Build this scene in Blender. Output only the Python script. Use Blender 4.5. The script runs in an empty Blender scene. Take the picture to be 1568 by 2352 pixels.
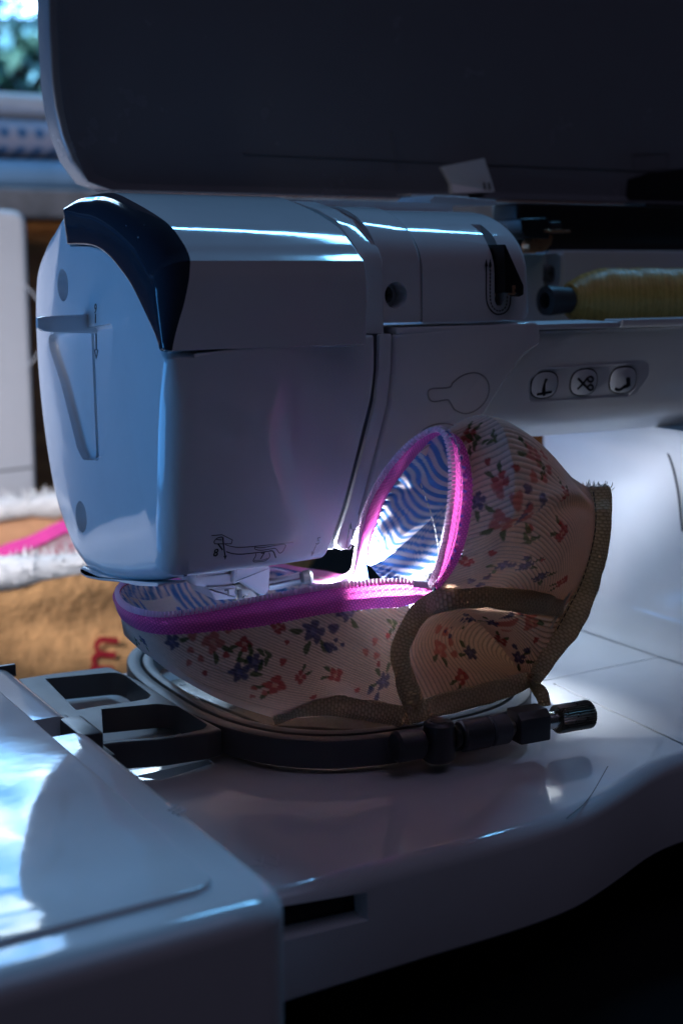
import bpy, bmesh, math, random
import numpy as np
from mathutils import Vector, Matrix, noise
random.seed(7); rng = np.random.default_rng(7)
S = bpy.context.scene
COL = S.collection

# ------------------------------------------------------------------ camera
TH, PI_ = math.radians(30.1), math.radians(10.0)
CAM = np.array([-0.3034, -0.5407, 0.1963])
Wp, Hp = 1568.0, 2352.0                      # tracing units of the photograph
FPX = 50 / 36 * Hp
fh = np.array([math.sin(TH), math.cos(TH), 0]); rt = np.array([math.cos(TH), -math.sin(TH), 0])
fw = fh * math.cos(PI_) - np.array([0, 0, 1]) * math.sin(PI_); up = np.cross(rt, fw)
cd = bpy.data.cameras.new('camera'); cam = bpy.data.objects.new('camera', cd); COL.objects.link(cam)
cd.sensor_fit = 'VERTICAL'; cd.sensor_height = 36; cd.sensor_width = 24; cd.lens = 50
cd.clip_start = 0.01; cd.clip_end = 60
cam.matrix_world = Matrix(((rt[0], up[0], -fw[0], CAM[0]), (rt[1], up[1], -fw[1], CAM[1]), (rt[2], up[2], -fw[2], CAM[2]), (0, 0, 0, 1)))
cd.dof.use_dof = True; cd.dof.focus_distance = 0.56; cd.dof.aperture_fstop = 9.0
S.camera = cam

# ------------------------------------------------------------------ world, lamps, exposure
wd = bpy.data.worlds.new('World'); S.world = wd; wd.use_nodes = True
bg = wd.node_tree.nodes['Background']; bg.inputs[0].default_value = (0.62, 0.66, 1.0, 1); bg.inputs[1].default_value = 0.008
def area(name, loc, target, sx, sy, col, power, spread=180):
    l = bpy.data.lights.new(name, 'AREA'); l.shape = 'RECTANGLE'; l.size = sx; l.size_y = sy
    l.color = col; l.energy = power; l.spread = math.radians(spread)
    o = bpy.data.objects.new(name, l); COL.objects.link(o); o.location = loc
    o.rotation_euler = (Vector(target) - Vector(loc)).to_track_quat('-Z', 'Y').to_euler()
    return o
area('side_window_light', (-2.1, 1.0, -0.12), (-0.1, 0, 0.12), 2.0, 0.7, (0.072, 0.38, 1.0), 25)
area('ceiling_light', (1.15, 0.95, 2.0), (0, 0, 0.15), 1.0, 0.10, (0.16, 0.53, 1.0), 20)
area('back_fill_light', (-.42, 0.10, 0.26), (.02, 0.55, 0.02), 0.16, 0.16, (0.90, 0.90, 1.0), 1.5, 90)  # added fill lamp over the unit, brightens basket and background machine
area('garden_daylight', (0.6, 2.5, 2.6), (0.7, 3.6, 0.3), 1.5, 1.0, (0.6, 0.85, 1.0), 120, 100)
area('room_light', (0.2, -1.2, 2.4), (0, 0, 0.1), 2.0, 1.4, (0.66, 0.62, 1.0), 3.6)
S.view_settings.view_transform = 'Standard'; S.view_settings.look = 'None'
S.view_settings.exposure = 0; S.view_settings.gamma = 1
S.cycles.use_denoising = True
S.cycles.max_bounces = 8; S.cycles.diffuse_bounces = 4; S.cycles.glossy_bounces = 4; S.cycles.transmission_bounces = 4
S.cycles.sample_clamp_indirect = 4.0; S.cycles.caustics_reflective = False; S.cycles.caustics_refractive = False

# ------------------------------------------------------------------ tracing: a pixel of the photograph onto a real plane
def ray(px, py): return fw + rt * (px - Wp / 2) / FPX - up * (py - Hp / 2) / FPX
def P(px, py, X=None, Y=None, Z=None):
    d = ray(px, py)
    t = (X - CAM[0]) / d[0] if X is not None else (Y - CAM[1]) / d[1] if Y is not None else (Z - CAM[2]) / d[2]
    return CAM + d * t
def PP(px, py, pt, n):
    d = ray(px, py); n = np.array(n, float); return CAM + d * (np.dot(np.array(pt) - CAM, n) / np.dot(d, n))
def proj(p):
    v = np.asarray(p) - CAM; z = v @ fw
    return np.stack([Wp / 2 + FPX * (v @ rt) / z, Hp / 2 - FPX * (v @ up) / z], -1)

# ------------------------------------------------------------------ materials
MATS = {}
class NT:
    def __init__(s, name):
        s.m = bpy.data.materials.new(name); s.m.use_nodes = True; s.t = s.m.node_tree
        s.b = s.t.nodes['Principled BSDF']; s.out = s.t.nodes['Material Output']; MATS[name] = s.m
    def n(s, typ, **k):
        nd = s.t.nodes.new(typ)
        for a, v in k.items():
            if a.startswith('i_'): nd.inputs[a[2:].replace('_', ' ')].default_value = v
            else: setattr(nd, a, v)
        return nd
    def l(s, a, b): s.t.links.new(a, b)
    def ramp(s, src, stops):
        r = s.n('ShaderNodeValToRGB'); e = r.color_ramp.elements
        while len(e) < len(stops): e.new(0.5)
        for el, (p, c) in zip(e, stops): el.position = p; el.color = c if len(c) == 4 else (*c, 1)
        s.l(src, r.inputs[0]); return r
    def noise(s, scale, detail=3, rough=.5, coord='Object', vscale=None):
        tc = s.n('ShaderNodeTexCoord'); src = tc.outputs[coord]
        if vscale: mp = s.n('ShaderNodeMapping'); mp.inputs['Scale'].default_value = vscale; s.l(src, mp.inputs[0]); src = mp.outputs[0]
        nz = s.n('ShaderNodeTexNoise'); nz.inputs['Scale'].default_value = scale; nz.inputs['Detail'].default_value = detail; nz.inputs['Roughness'].default_value = rough
        s.l(src, nz.inputs['Vector']); return nz
    def bump(s, h, strength=.3, dist=.001):
        b = s.n('ShaderNodeBump'); b.inputs['Strength'].default_value = strength; b.inputs['Distance'].default_value = dist
        s.l(h, b.inputs['Height']); s.l(b.outputs[0], s.b.inputs['Normal']); return b

def plastic(name, col, rough=.2, var=.06, grain=0.0, spec=.5, coat=0):
    m = NT(name); m.b.inputs['Base Color'].default_value = (*col, 1)
    m.b.inputs['Specular IOR Level'].default_value = spec
    m.b.inputs['Coat Weight'].default_value = coat; m.b.inputs['Coat Roughness'].default_value = .05
    nz = m.noise(38, 5, .65)
    r = m.ramp(nz.outputs[0], [(.3, (rough - var / 2,) * 3), (.75, (rough + var,) * 3)]); m.l(r.outputs[0], m.b.inputs['Roughness'])
    c = m.ramp(nz.outputs[0], [(.25, tuple(x * .95 for x in col)), (.7, col)]); m.l(c.outputs[0], m.b.inputs['Base Color'])
    g = m.noise(2600 if grain else 60, 2, .5); m.bump(g.outputs[0], .25 if grain else .03, grain or .002)
    return m.m
plastic('white_plastic', (.74, .745, .77), .06, .03)
plastic('white_matte', (.70, .705, .73), .34, .06)
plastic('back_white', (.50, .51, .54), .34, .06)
plastic('lid_plastic', (.19, .20, .22), .22, .08)
plastic('groove_shade_grey', (.06, .065, .08), .3)  # dark colour carrying the shade inside the head grooves
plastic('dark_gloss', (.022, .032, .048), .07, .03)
plastic('line_grey', (.32, .325, .34), .3)
plastic('inner_plastic', (.42, .42, .44), .4)
plastic('dark_core', (.02, .024, .032), .5)
plastic('grey_plastic', (.085, .088, .096), .5, .08, .00004, .35)
plastic('charcoal_plastic', (.045, .045, .05), .42, .08, .00004)
plastic('black_plastic', (.009, .009, .01), .35)
plastic('print_ink', (.012, .013, .02), .4)
plastic('dark_table', (.007, .007, .008), .9, .05, 0, .1)
plastic('screw_head', (.09, .09, .10), .3)
def metal(name, col, rough):
    m = NT(name); m.b.inputs['Base Color'].default_value = (*col, 1); m.b.inputs['Metallic'].default_value = 1
    nz = m.noise(400, 3, .6); r = m.ramp(nz.outputs[0], [(.3, (rough * .7,) * 3), (.7, (rough * 1.3,) * 3)]); m.l(r.outputs[0], m.b.inputs['Roughness'])
metal('steel', (.72, .72, .70), .22); metal('plate_steel', (.13, .115, .10), .38); metal('dark_steel', (.22, .2, .17), .32); metal('copper', (.75, .36, .2), .35)

def cloth(name, trans=.35, bumpscale=2200, bumpd=.0002, tint=(1, .72, .45), attr='print'):
    """woven cloth coloured by a colour attribute (the print), light passing through it"""
    m = NT(name); at = m.n('ShaderNodeAttribute', attribute_name=attr)
    nz = m.noise(900, 3, .7)
    mix = m.n('ShaderNodeMix', data_type='RGBA', blend_type='MULTIPLY'); mix.inputs[0].default_value = .35
    m.l(at.outputs['Color'], mix.inputs[6]); r = m.ramp(nz.outputs[0], [(.3, (.6,) * 3), (.7, (1,) * 3)]); m.l(r.outputs[0], mix.inputs[7])
    m.l(mix.outputs[2], m.b.inputs['Base Color']); m.b.inputs['Roughness'].default_value = .9; m.b.inputs['Specular IOR Level'].default_value = .15
    m.b.inputs['Sheen Weight'].default_value = .12; m.b.inputs['Sheen Roughness'].default_value = .5
    b = m.noise(bumpscale, 2, .6); bp = m.bump(b.outputs[0], .6, bumpd)
    tr = m.n('ShaderNodeBsdfTranslucent'); t2 = m.n('ShaderNodeMix', data_type='RGBA', blend_type='MULTIPLY'); t2.inputs[0].default_value = 1
    m.l(mix.outputs[2], t2.inputs[6]); t2.inputs[7].default_value = (*tint, 1); m.l(t2.outputs[2], tr.inputs[0])
    ms = m.n('ShaderNodeMixShader'); ms.inputs[0].default_value = trans; m.l(m.b.outputs[0], ms.inputs[1]); m.l(tr.outputs[0], ms.inputs[2]); m.l(ms.outputs[0], m.out.inputs[0])
cloth('floral_cotton', .54, tint=(1, .62, .40))
cloth('lining_cotton', .58, tint=(1, .86, .74))
cloth('label_satin', .15, tint=(1, 1, 1))

def weave(name, col, dark, su, sv, rough=.6, trans=.0, sheen=.2, d=.0004, skew=0.0):
    m = NT(name); uv = m.n('ShaderNodeUVMap', uv_map='UV'); sp = m.n('ShaderNodeSeparateXYZ'); m.l(uv.outputs[0], sp.inputs[0])
    def mth(op, a, b=None):
        n_ = m.n('ShaderNodeMath', operation=op)
        for i, x in enumerate((a, b)):
            if x is None: continue
            if isinstance(x, (int, float)): n_.inputs[i].default_value = x
            else: m.l(x, n_.inputs[i])
        return n_.outputs[0]
    a = mth('ADD', mth('MULTIPLY', sp.outputs[0], su), mth('MULTIPLY', sp.outputs[1], skew)); b = mth('MULTIPLY', sp.outputs[1], sv)
    h = mth('MULTIPLY', mth('ABSOLUTE', mth('SINE', a)), mth('ABSOLUTE', mth('SINE', mth('ADD', b, mth('MULTIPLY', mth('FLOOR', mth('DIVIDE', a, math.pi)), math.pi / 2)))))
    c = m.ramp(h, [(0, dark), (.7, col)]); m.l(c.outputs[0], m.b.inputs['Base Color']); m.bump(h, .8, d)
    m.b.inputs['Roughness'].default_value = rough; m.b.inputs['Sheen Weight'].default_value = sheen; m.b.inputs['Specular IOR Level'].default_value = .3
    if trans:
        tr = m.n('ShaderNodeBsdfTranslucent'); m.l(c.outputs[0], tr.inputs[0]); ms = m.n('ShaderNodeMixShader'); ms.inputs[0].default_value = trans
        m.l(m.b.outputs[0], ms.inputs[1]); m.l(tr.outputs[0], ms.inputs[2]); m.l(ms.outputs[0], m.out.inputs[0])
weave('zipper_tape', (.94, .15, .52), (.50, .045, .26), 2700, 2700, .45, .45, .15, .0005, 1350)
weave('binding_tape', (.84, .69, .46), (.56, .43, .26), 2300, 2300, .75, .34, .2, .0006)
plastic('zipper_nylon', (.86, .62, .80), .3)
def glowthrough(name, col, f):
    m = MATS[name]; t = m.node_tree; b = t.nodes['Principled BSDF']; tr = t.nodes.new('ShaderNodeBsdfTranslucent'); tr.inputs[0].default_value = (*col, 1)
    ms = t.nodes.new('ShaderNodeMixShader'); ms.inputs[0].default_value = f; t.links.new(b.outputs[0], ms.inputs[1]); t.links.new(tr.outputs[0], ms.inputs[2]); t.links.new(ms.outputs[0], t.nodes['Material Output'].inputs[0])
glowthrough('zipper_nylon', (1, .82, .92), .7)
plastic('pale_thread', (.62, .58, .48), .6); plastic('dark_thread', (.10, .08, .06), .7)

def sky_mat():
    m = NT('sky_light'); tc = m.n('ShaderNodeTexCoord'); sp = m.n('ShaderNodeSeparateXYZ'); m.l(tc.outputs['Object'], sp.inputs[0])
    nz = m.n('ShaderNodeTexNoise'); nz.inputs['Scale'].default_value = 2.6; nz.inputs['Detail'].default_value = 6; nz.inputs['Roughness'].default_value = .55; nz.inputs['Distortion'].default_value = .6
    mp = m.n('ShaderNodeMapping'); mp.inputs['Scale'].default_value = (1, 1, 1.5); m.l(tc.outputs['Object'], mp.inputs[0]); m.l(mp.outputs[0], nz.inputs['Vector'])
    c = m.ramp(nz.outputs[0], [(.36, (.03, .17, .46)), (.48, (.17, .43, .85)), (.58, (.76, .92, 1))])
    em = m.n('ShaderNodeEmission'); em.inputs[1].default_value = 11.5; m.l(c.outputs[0], em.inputs[0]); m.l(em.outputs[0], m.out.inputs[0])
sky_mat()
def simple(name, col, rough=.7, nscale=30, amt=.3, bumpd=0, trans=0):
    m = NT(name); nz = m.noise(nscale, 4, .6); c = m.ramp(nz.outputs[0], [(.3, tuple(x * (1 - amt) for x in col)), (.7, col)]); m.l(c.outputs[0], m.b.inputs['Base Color'])
    m.b.inputs['Roughness'].default_value = rough
    if bumpd: m.bump(nz.outputs[0], .6, bumpd)
    return m
simple('terry_orange', (.86, .45, .18), .95, 90, .4, .004)
simple('terry_white', (.85, .83, .80), .95, 120, .1, .002)
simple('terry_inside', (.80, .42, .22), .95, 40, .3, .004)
simple('red_thread', (.50, .015, .03), .7, 300, .3)
simple('pink_print', (.80, .58, .62), .9, 42, .4)
simple('pink_tape', (.70, .05, .30), .6, 60, .2)
simple('stone', (.30, .30, .32), .6, 30, .5)
simple('blue_cloth', (.30, .50, .72), .8, 14, .3)
simple('white_cloth', (.85, .87, .9), .8, 14, .1)
simple('leaf_green', (.05, .16, .12), .6, 6, .5); simple('leaf_blue', (.14, .34, .45), .6, 6, .4)
def wood():
    m = NT('wood'); nz = m.noise(9, 5, .6, vscale=(1, 1, 9)); c = m.ramp(nz.outputs[0], [(.3, (.20, .065, .015)), (.7, (.42, .16, .04))]); m.l(c.outputs[0], m.b.inputs['Base Color']); m.b.inputs['Roughness'].default_value = .45
wood()
def plaid():
    m = NT('plaid_cloth'); tc = m.n('ShaderNodeTexCoord'); w = []
    for ax in ('X', 'Z'):
        wv = m.n('ShaderNodeTexWave', bands_direction=ax); wv.inputs['Scale'].default_value = 16; m.l(tc.outputs['Object'], wv.inputs[0]); w.append(wv)
    mx = m.n('ShaderNodeMath', operation='ADD'); m.l(w[0].outputs['Fac'], mx.inputs[0]); m.l(w[1].outputs['Fac'], mx.inputs[1])
    c = m.ramp(mx.outputs[0], [(.2, (.05, .15, .32)), (.6, (.16, .30, .5)), (.95, (.45, .45, .55))]); m.l(c.outputs[0], m.b.inputs['Base Color']); m.b.inputs['Roughness'].default_value = .85
plaid()
def thread_mat():
    m = NT('thread_gold'); tc = m.n('ShaderNodeTexCoord'); wv = m.n('ShaderNodeTexWave', bands_direction='X'); wv.inputs['Scale'].default_value = 380; wv.inputs['Distortion'].default_value = 3.5; wv.inputs['Detail'].default_value = 2
    mp = m.n('ShaderNodeMapping'); mp.inputs['Rotation'].default_value = (0, 0, .14); m.l(tc.outputs['Object'], mp.inputs[0]); m.l(mp.outputs[0], wv.inputs[0])
    c = m.ramp(wv.outputs['Fac'], [(0, (.46, .26, .05)), (1, (.95, .60, .16))]); m.l(c.outputs[0], m.b.inputs['Base Color']); m.b.inputs['Roughness'].default_value = .4; m.bump(wv.outputs['Fac'], .35, .00012)
thread_mat()
def led_mat():
    m = NT('led_lens'); em = m.n('ShaderNodeEmission'); em.inputs[0].default_value = (.88, .94, 1, 1); em.inputs[1].default_value = 3; m.l(em.outputs[0], m.out.inputs[0])
led_mat()

# ------------------------------------------------------------------ builders
def obj(name, me, mat, parent=None, smooth=35):
    o = bpy.data.objects.new(name, me); COL.objects.link(o)
    if mat: me.materials.clear(); me.materials.append(MATS[mat])
    if smooth:
        me.shade_smooth()
        if smooth < 180: me.set_sharp_from_angle(angle=math.radians(smooth))
    if parent: o.parent = parent
    return o
def mesh(v, f):
    me = bpy.data.meshes.new('m'); me.from_pydata([tuple(map(float, p)) for p in v], [], [tuple(map(int, q)) for q in f]); me.update()
    bm = bmesh.new(); bm.from_mesh(me); bmesh.ops.recalc_face_normals(bm, faces=bm.faces); bm.to_mesh(me); bm.free(); return me
def thing(name, label, cat, loc=(0, 0, 0), group=None):
    o = bpy.data.objects.new(name, None); COL.objects.link(o); o.location = loc; o.empty_display_size = .02
    o['label'] = label; o['category'] = cat
    if group: o['group'] = group
    return o
def tag(o, label, cat, group=None):
    o['label'] = label; o['category'] = cat
    if group: o['group'] = group
    return o
def place(o, parent):  # child at world coordinates under a moved empty
    o.parent = parent; o.matrix_parent_inverse = Matrix.Translation(parent.location).inverted(); return o
def roundpoly(pts, radii, seg=6):
    """polygon (n,2) with rounded corners"""
    pts = [np.array(p[:2], float) for p in pts]; n = len(pts); out = []
    if np.isscalar(radii): radii = [radii] * n
    for i in range(n):
        p, a, b = pts[i], pts[i - 1], pts[(i + 1) % n]; r = radii[i]
        u = a - p; v = b - p; lu, lv = np.linalg.norm(u), np.linalg.norm(v); u /= lu; v /= lv
        ang = math.acos(max(-1, min(1, u @ v)))
        if r <= 0 or ang > 3.1: out.append(p); continue
        d = min(r / math.tan(ang / 2), lu * .49, lv * .49); 
        for k in range(seg + 1):
            t = k / seg; out.append((1 - t) ** 2 * (p + u * d) + 2 * t * (1 - t) * p + t * t * (p + v * d))
    return np.array(out)
def dense(pts, step):
    pts = np.asarray(pts, float); out = []
    for i in range(len(pts)):
        a, b = pts[i], pts[(i + 1) % len(pts)]; k = max(1, int(np.linalg.norm(b - a) / step))
        for j in range(k): out.append(a + (b - a) * j / k)
    return np.array(out)
def smoothpoly(pts, per=6):
    """closed Catmull-Rom through pts"""
    pts = np.asarray(pts, float); n = len(pts); out = []
    for i in range(n):
        p0, p1, p2, p3 = pts[i - 1], pts[i], pts[(i + 1) % n], pts[(i + 2) % n]
        for k in range(per):
            t = k / per; out.append(.5 * (2 * p1 + (p2 - p0) * t + (2 * p0 - 5 * p1 + 4 * p2 - p3) * t * t + (3 * p1 - p0 - 3 * p2 + p3) * t ** 3))
    return np.array(out)
def area2(p): return .5 * np.sum(p[:, 0] * np.roll(p[:, 1], -1) - np.roll(p[:, 0], -1) * p[:, 1])
def prism(pts, c0, c1, fmap, r0=0, r1=0, seg=5, sm=0):
    """closed 2-D outline extruded from c0 to c1 with rounded end edges (r may vary along the outline); fmap(a,b,c)->xyz"""
    p = np.asarray(pts, float)
    if area2(p) < 0: p = p[::-1]; 
    if not np.isscalar(r0): r0 = np.asarray(r0)[::-1] if area2(np.asarray(pts, float)) < 0 else np.asarray(r0)
    n = len(p); t = np.roll(p, -1, 0) - np.roll(p, 1, 0); t /= np.linalg.norm(t, axis=1)[:, None] + 1e-12
    inn = np.stack([-t[:, 1], t[:, 0]], 1)
    r0 = np.broadcast_to(np.asarray(r0, float), (n,)); r1 = np.broadcast_to(np.asarray(r1, float), (n,))
    d0, d1 = inn * r0[:, None], inn * r1[:, None]
    if sm:
        kk = np.ones(2 * sm + 1) / (2 * sm + 1); f_ = lambda a: np.stack([np.convolve(np.r_[a[-sm:, q], a[:, q], a[:sm, q]], kk, 'valid') for q in (0, 1)], 1); d0 = f_(f_(d0))
    sg = 1 if c1 > c0 else -1; rings = []
    if r0.max() > 0:
        for k in range(seg):
            a = math.pi / 2 * k / seg; rings.append((p + d0 * (1 - math.sin(a)), c0 + sg * r0 * (1 - math.cos(a))))
    rings.append((p, c0 + sg * r0))
    rings.append((p, c1 - sg * r1))
    if r1.max() > 0:
        for k in range(1, seg + 1):
            a = math.pi / 2 * k / seg; rings.append((p + d1 * (1 - math.cos(a)), c1 - sg * r1 * (1 - math.sin(a))))
    v = []; f = []
    for q, c in rings:
        for i in range(n): v.append(fmap(q[i, 0], q[i, 1], float(c[i]) if not np.isscalar(c) else c))
    for k in range(len(rings) - 1):
        for i in range(n): j = (i + 1) % n; f.append((k * n + i, k * n + j, (k + 1) * n + j, (k + 1) * n + i))
    f.append(tuple(range(n))[::-1]); f.append(tuple(range((len(rings) - 1) * n, len(rings) * n)))
    return mesh(v, f)
YZ = lambda a, b, c: (c, a, b)
XZ = lambda a, b, c: (a, c, b)
XY = lambda a, b, c: (a, b, c)
def box(x0, x1, y0, y1, z0, z1, r=.001, seg=2):
    return prism(roundpoly([(x0, y0), (x1, y0), (x1, y1), (x0, y1)], r * 1.5, 4), z1, z0, XY, r, r * .5, seg)
def joinm(*ms):
    bm = bmesh.new()
    for m in ms: bm.from_mesh(m)
    me = bpy.data.meshes.new('m'); bm.to_mesh(me); bm.free(); return me
def cyl(p0, p1, r0, r1=None, n=24, bev=0.0):
    p0, p1 = np.array(p0, float), np.array(p1, float); r1 = r0 if r1 is None else r1
    ax = p1 - p0; L = np.linalg.norm(ax); ax /= L; s = np.array([0, 0, 1.]) if abs(ax[2]) < .9 else np.array([1., 0, 0]); e1 = np.cross(ax, s); e1 /= np.linalg.norm(e1); e2 = np.cross(ax, e1)
    prof = [(0, max(r0 - bev, 1e-5)), (bev, r0), (L - bev, r1), (L, max(r1 - bev, 1e-5))] if bev else [(0, r0), (L, r1)]
    return lathe(p0, ax, e1, e2, prof, n)
def lathe(p0, ax, e1, e2, prof, n=32):
    v = []; f = []
    for t, r in prof:
        for k in range(n): a = 2 * math.pi * k / n; v.append(p0 + ax * t + (e1 * math.cos(a) + e2 * math.sin(a)) * r)
    for q in range(len(prof) - 1):
        for k in range(n): f.append((q * n + k, q * n + (k + 1) % n, (q + 1) * n + (k + 1) % n, (q + 1) * n + k))
    f.append(tuple(range(n))[::-1]); f.append(tuple(range((len(prof) - 1) * n, len(prof) * n)))
    return mesh(v, f)
def curve(ctrl, n):
    """open Catmull-Rom through ctrl, resampled to n points by arc length"""
    c = np.array(ctrl, float); c = np.vstack([2 * c[0] - c[1], c, 2 * c[-1] - c[-2]]); out = []
    for i in range(1, len(c) - 2):
        p0, p1, p2, p3 = c[i - 1], c[i], c[i + 1], c[i + 2]
        for k in range(24):
            t = k / 24; out.append(.5 * (2 * p1 + (p2 - p0) * t + (2 * p0 - 5 * p1 + 4 * p2 - p3) * t * t + (3 * p1 - p0 - 3 * p2 + p3) * t ** 3))
    out.append(c[-2]); return resample(np.array(out), n)
def resample(o, n):
    d = np.r_[0, np.cumsum(np.linalg.norm(np.diff(o, axis=0), axis=1))]; s = np.linspace(0, d[-1], n)
    return np.stack([np.interp(s, d, o[:, k]) for k in range(o.shape[1])], 1)
def length(o): return np.linalg.norm(np.diff(o, axis=0), axis=1).sum()
def tube(pts, r, n=8):
    pts = np.asarray(pts, float); m = len(pts); r = np.broadcast_to(r, (m,)); t = np.gradient(pts, axis=0); t /= np.linalg.norm(t, axis=1)[:, None] + 1e-12
    s = np.array([0, 0, 1.]) if abs(t[0][2]) < .9 else np.array([1., 0, 0]); e = np.cross(t[0], s); e /= np.linalg.norm(e); v = []; f = []
    for i in range(m):
        e = e - t[i] * (e @ t[i]); e /= np.linalg.norm(e); b = np.cross(t[i], e)
        for k in range(n): a = 2 * math.pi * k / n; v.append(pts[i] + (e * math.cos(a) + b * math.sin(a)) * r[i])
    for i in range(m - 1):
        for k in range(n): f.append((i * n + k, i * n + (k + 1) % n, (i + 1) * n + (k + 1) % n, (i + 1) * n + k))
    f.append(tuple(range(n))[::-1]); f.append(tuple(range((m - 1) * n, m * n))); return mesh(v, f)
def line(pts3, w, nrm, h=.00012, closed=False):
    """a printed or raised stroke lying on a surface: flat bar of width w, height h along nrm"""
    p = np.asarray(pts3, float); n = np.array(nrm, float); n /= np.linalg.norm(n)
    if closed: t = np.roll(p, -1, 0) - np.roll(p, 1, 0)
    else: t = np.gradient(p, axis=0)
    t /= np.linalg.norm(t, axis=1)[:, None] + 1e-12; s = np.cross(t, n); w = np.broadcast_to(w, (len(p),))[:, None]; v = []; f = []
    for i in range(len(p)):
        v += [p[i] - s[i] * w[i] / 2, p[i] - s[i] * w[i] / 2 + n * h, p[i] + s[i] * w[i] / 2 + n * h, p[i] + s[i] * w[i] / 2]
    m = len(p)
    for i in range(m if closed else m - 1):
        j = (i + 1) % m
        for k in range(4): f.append((i * 4 + k, j * 4 + k, j * 4 + (k + 1) % 4, i * 4 + (k + 1) % 4))
    if not closed: f.append((0, 1, 2, 3)); f.append((m * 4 - 1, m * 4 - 2, m * 4 - 3, m * 4 - 4))
    return mesh(v, f)
def boolean(me, cutters):
    o = bpy.data.objects.new('b', me); COL.objects.link(o); cs = []
    for c in cutters:
        co = bpy.data.objects.new('c', c); COL.objects.link(co); cs.append(co)
        md = o.modifiers.new('b', 'BOOLEAN'); md.object = co; md.operation = 'DIFFERENCE'; md.solver = 'EXACT'
    dg = bpy.context.evaluated_depsgraph_get(); r = bpy.data.meshes.new_from_object(o.evaluated_get(dg))
    for x in cs + [o]: bpy.data.objects.remove(x)
    return r
def text(s, size, origin, ex, ey, mat, parent, name='printed_numeral', shear=.2):
    cu = bpy.data.curves.new('t', 'FONT'); cu.body = s; cu.size = size; cu.shear = shear; cu.align_x = 'CENTER'; cu.align_y = 'CENTER'; cu.extrude = .00006; cu.offset = size * .012
    t = bpy.data.objects.new('t', cu); COL.objects.link(t); dg = bpy.context.evaluated_depsgraph_get()
    me = bpy.data.meshes.new_from_object(t.evaluated_get(dg)); bpy.data.objects.remove(t)
    ex = Vector(ex).normalized(); ey = Vector(ey).normalized(); ez = ex.cross(ey); o = Vector(origin)
    me.transform(Matrix(((ex.x, ey.x, ez.x, o.x), (ex.y, ey.y, ez.y, o.y), (ex.z, ey.z, ez.z, o.z), (0, 0, 0, 1))))
    return obj(name, me, mat, parent, 0)
def sheet(name, G, mat, parent, colors=None, uv=None, attr='print'):
    """grid of points (m,n,3) as one cloth surface with uv in metres and a colour attribute"""
    m, n = G.shape[:2]; me = bpy.data.meshes.new('m')
    idx = np.arange(m * n).reshape(m, n); F = np.stack([idx[:-1, :-1], idx[1:, :-1], idx[1:, 1:], idx[:-1, 1:]], -1).reshape(-1, 4)
    me.from_pydata(G.reshape(-1, 3).tolist(), [], F.tolist())
    if uv is not None:
        L = me.uv_layers.new(name='UV'); lv = np.empty(len(me.loops), int); me.loops.foreach_get('vertex_index', lv); L.data.foreach_set('uv', uv.reshape(-1, 2)[lv].astype('f').ravel())
    if colors is not None:
        ca = me.color_attributes.new(attr, 'FLOAT_COLOR', 'POINT'); c = np.ones((m * n, 4), 'f'); c[:, :3] = colors.reshape(-1, 3); ca.data.foreach_set('color', c.ravel())
    return obj(name, me, mat, parent, 180)

# ================================================================== the setting: sky outside the window, table, cabinet
def sky():
    v = []; f = []; n = 24
    for i in range(n + 1):
        x = -.25 + 1.95 * i / n; yb = 4.2 + .35 * math.sin(i / n * math.pi)
        for z in (1.02, 1.8, 2.6, 3.6): v.append((x, yb, z))
    for i in range(n):
        for k in range(3): f.append((i * 4 + k, i * 4 + 4 + k, i * 4 + 5 + k, i * 4 + 1 + k))
    o = obj('sky', mesh(v, f), 'sky_light', smooth=180); o['kind'] = 'structure'
sky()
tb = obj('table', box(-.9, 1.6, -.6, .78, -.12, -.075, .003), 'dark_table'); tb['kind'] = 'structure'
cab = thing('wooden_cabinet', 'brown wooden cabinet behind the machines, under the stone shelf', 'cabinet', (0.3, .9, -.075))
place(obj('carcass', box(-.55, 1.4, .92, 1.3, -.9, .2385, .004), 'wood'), cab)
for k in range(6):
    x = -.53 + k * .32
    place(obj('door_panel', box(x, x + .31, .9, .919, -.6, .225, .003), 'wood'), cab)
sh = tag(obj('stone_shelf', prism(roundpoly([(.86, .239), (.86, .268), (1.35, .268), (1.35, .239)], .005, 4), -.8, 1.5, YZ), 'stone'), 'rough grey stone window shelf under the folded blue cloth', 'shelf')
def roll(name, mat, y, z0, z1, label, wob):
    h = (z1 - z0) / 2; v = []; f = []; n = 28; m = 60
    for i in range(m):
        x = -.7 + 1.5 * i / (m - 1)
        for k in range(n):
            a = 2 * math.pi * k / n; r = 1 + wob * noise.noise(Vector((x * 6, math.cos(a) * .8, math.sin(a) * .8 + z0 * 7)))
            v.append((x, y + .09 * math.copysign(abs(math.cos(a)) ** .7, math.cos(a)) * r, (z0 + z1) / 2 + h * math.copysign(abs(math.sin(a)) ** .7, math.sin(a)) * (r if math.sin(a) > 0 else 1)))
    for i in range(m - 1):
        for k in range(n): f.append((i * n + k, i * n + (k + 1) % n, (i + 1) * n + (k + 1) % n, (i + 1) * n + k))
    f.append(tuple(range(n))); f.append(tuple(range((m - 1) * n, m * n))[::-1])
    tag(obj(name, mesh(v, f), mat), label, 'cloth')
roll('folded_cloth', 'blue_cloth', 1.08, .2685, .309, 'folded light blue cloth lying on the grey stone shelf', .12)
roll('plaid_blanket', 'plaid_cloth', 1.10, .3095, .352, 'rolled blue plaid blanket on top of the light blue cloth', .10)
roll('white_pillow', 'white_cloth', 1.14, .353, .386, 'bright white pillow on top of the plaid blanket by the window', .2)
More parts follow.
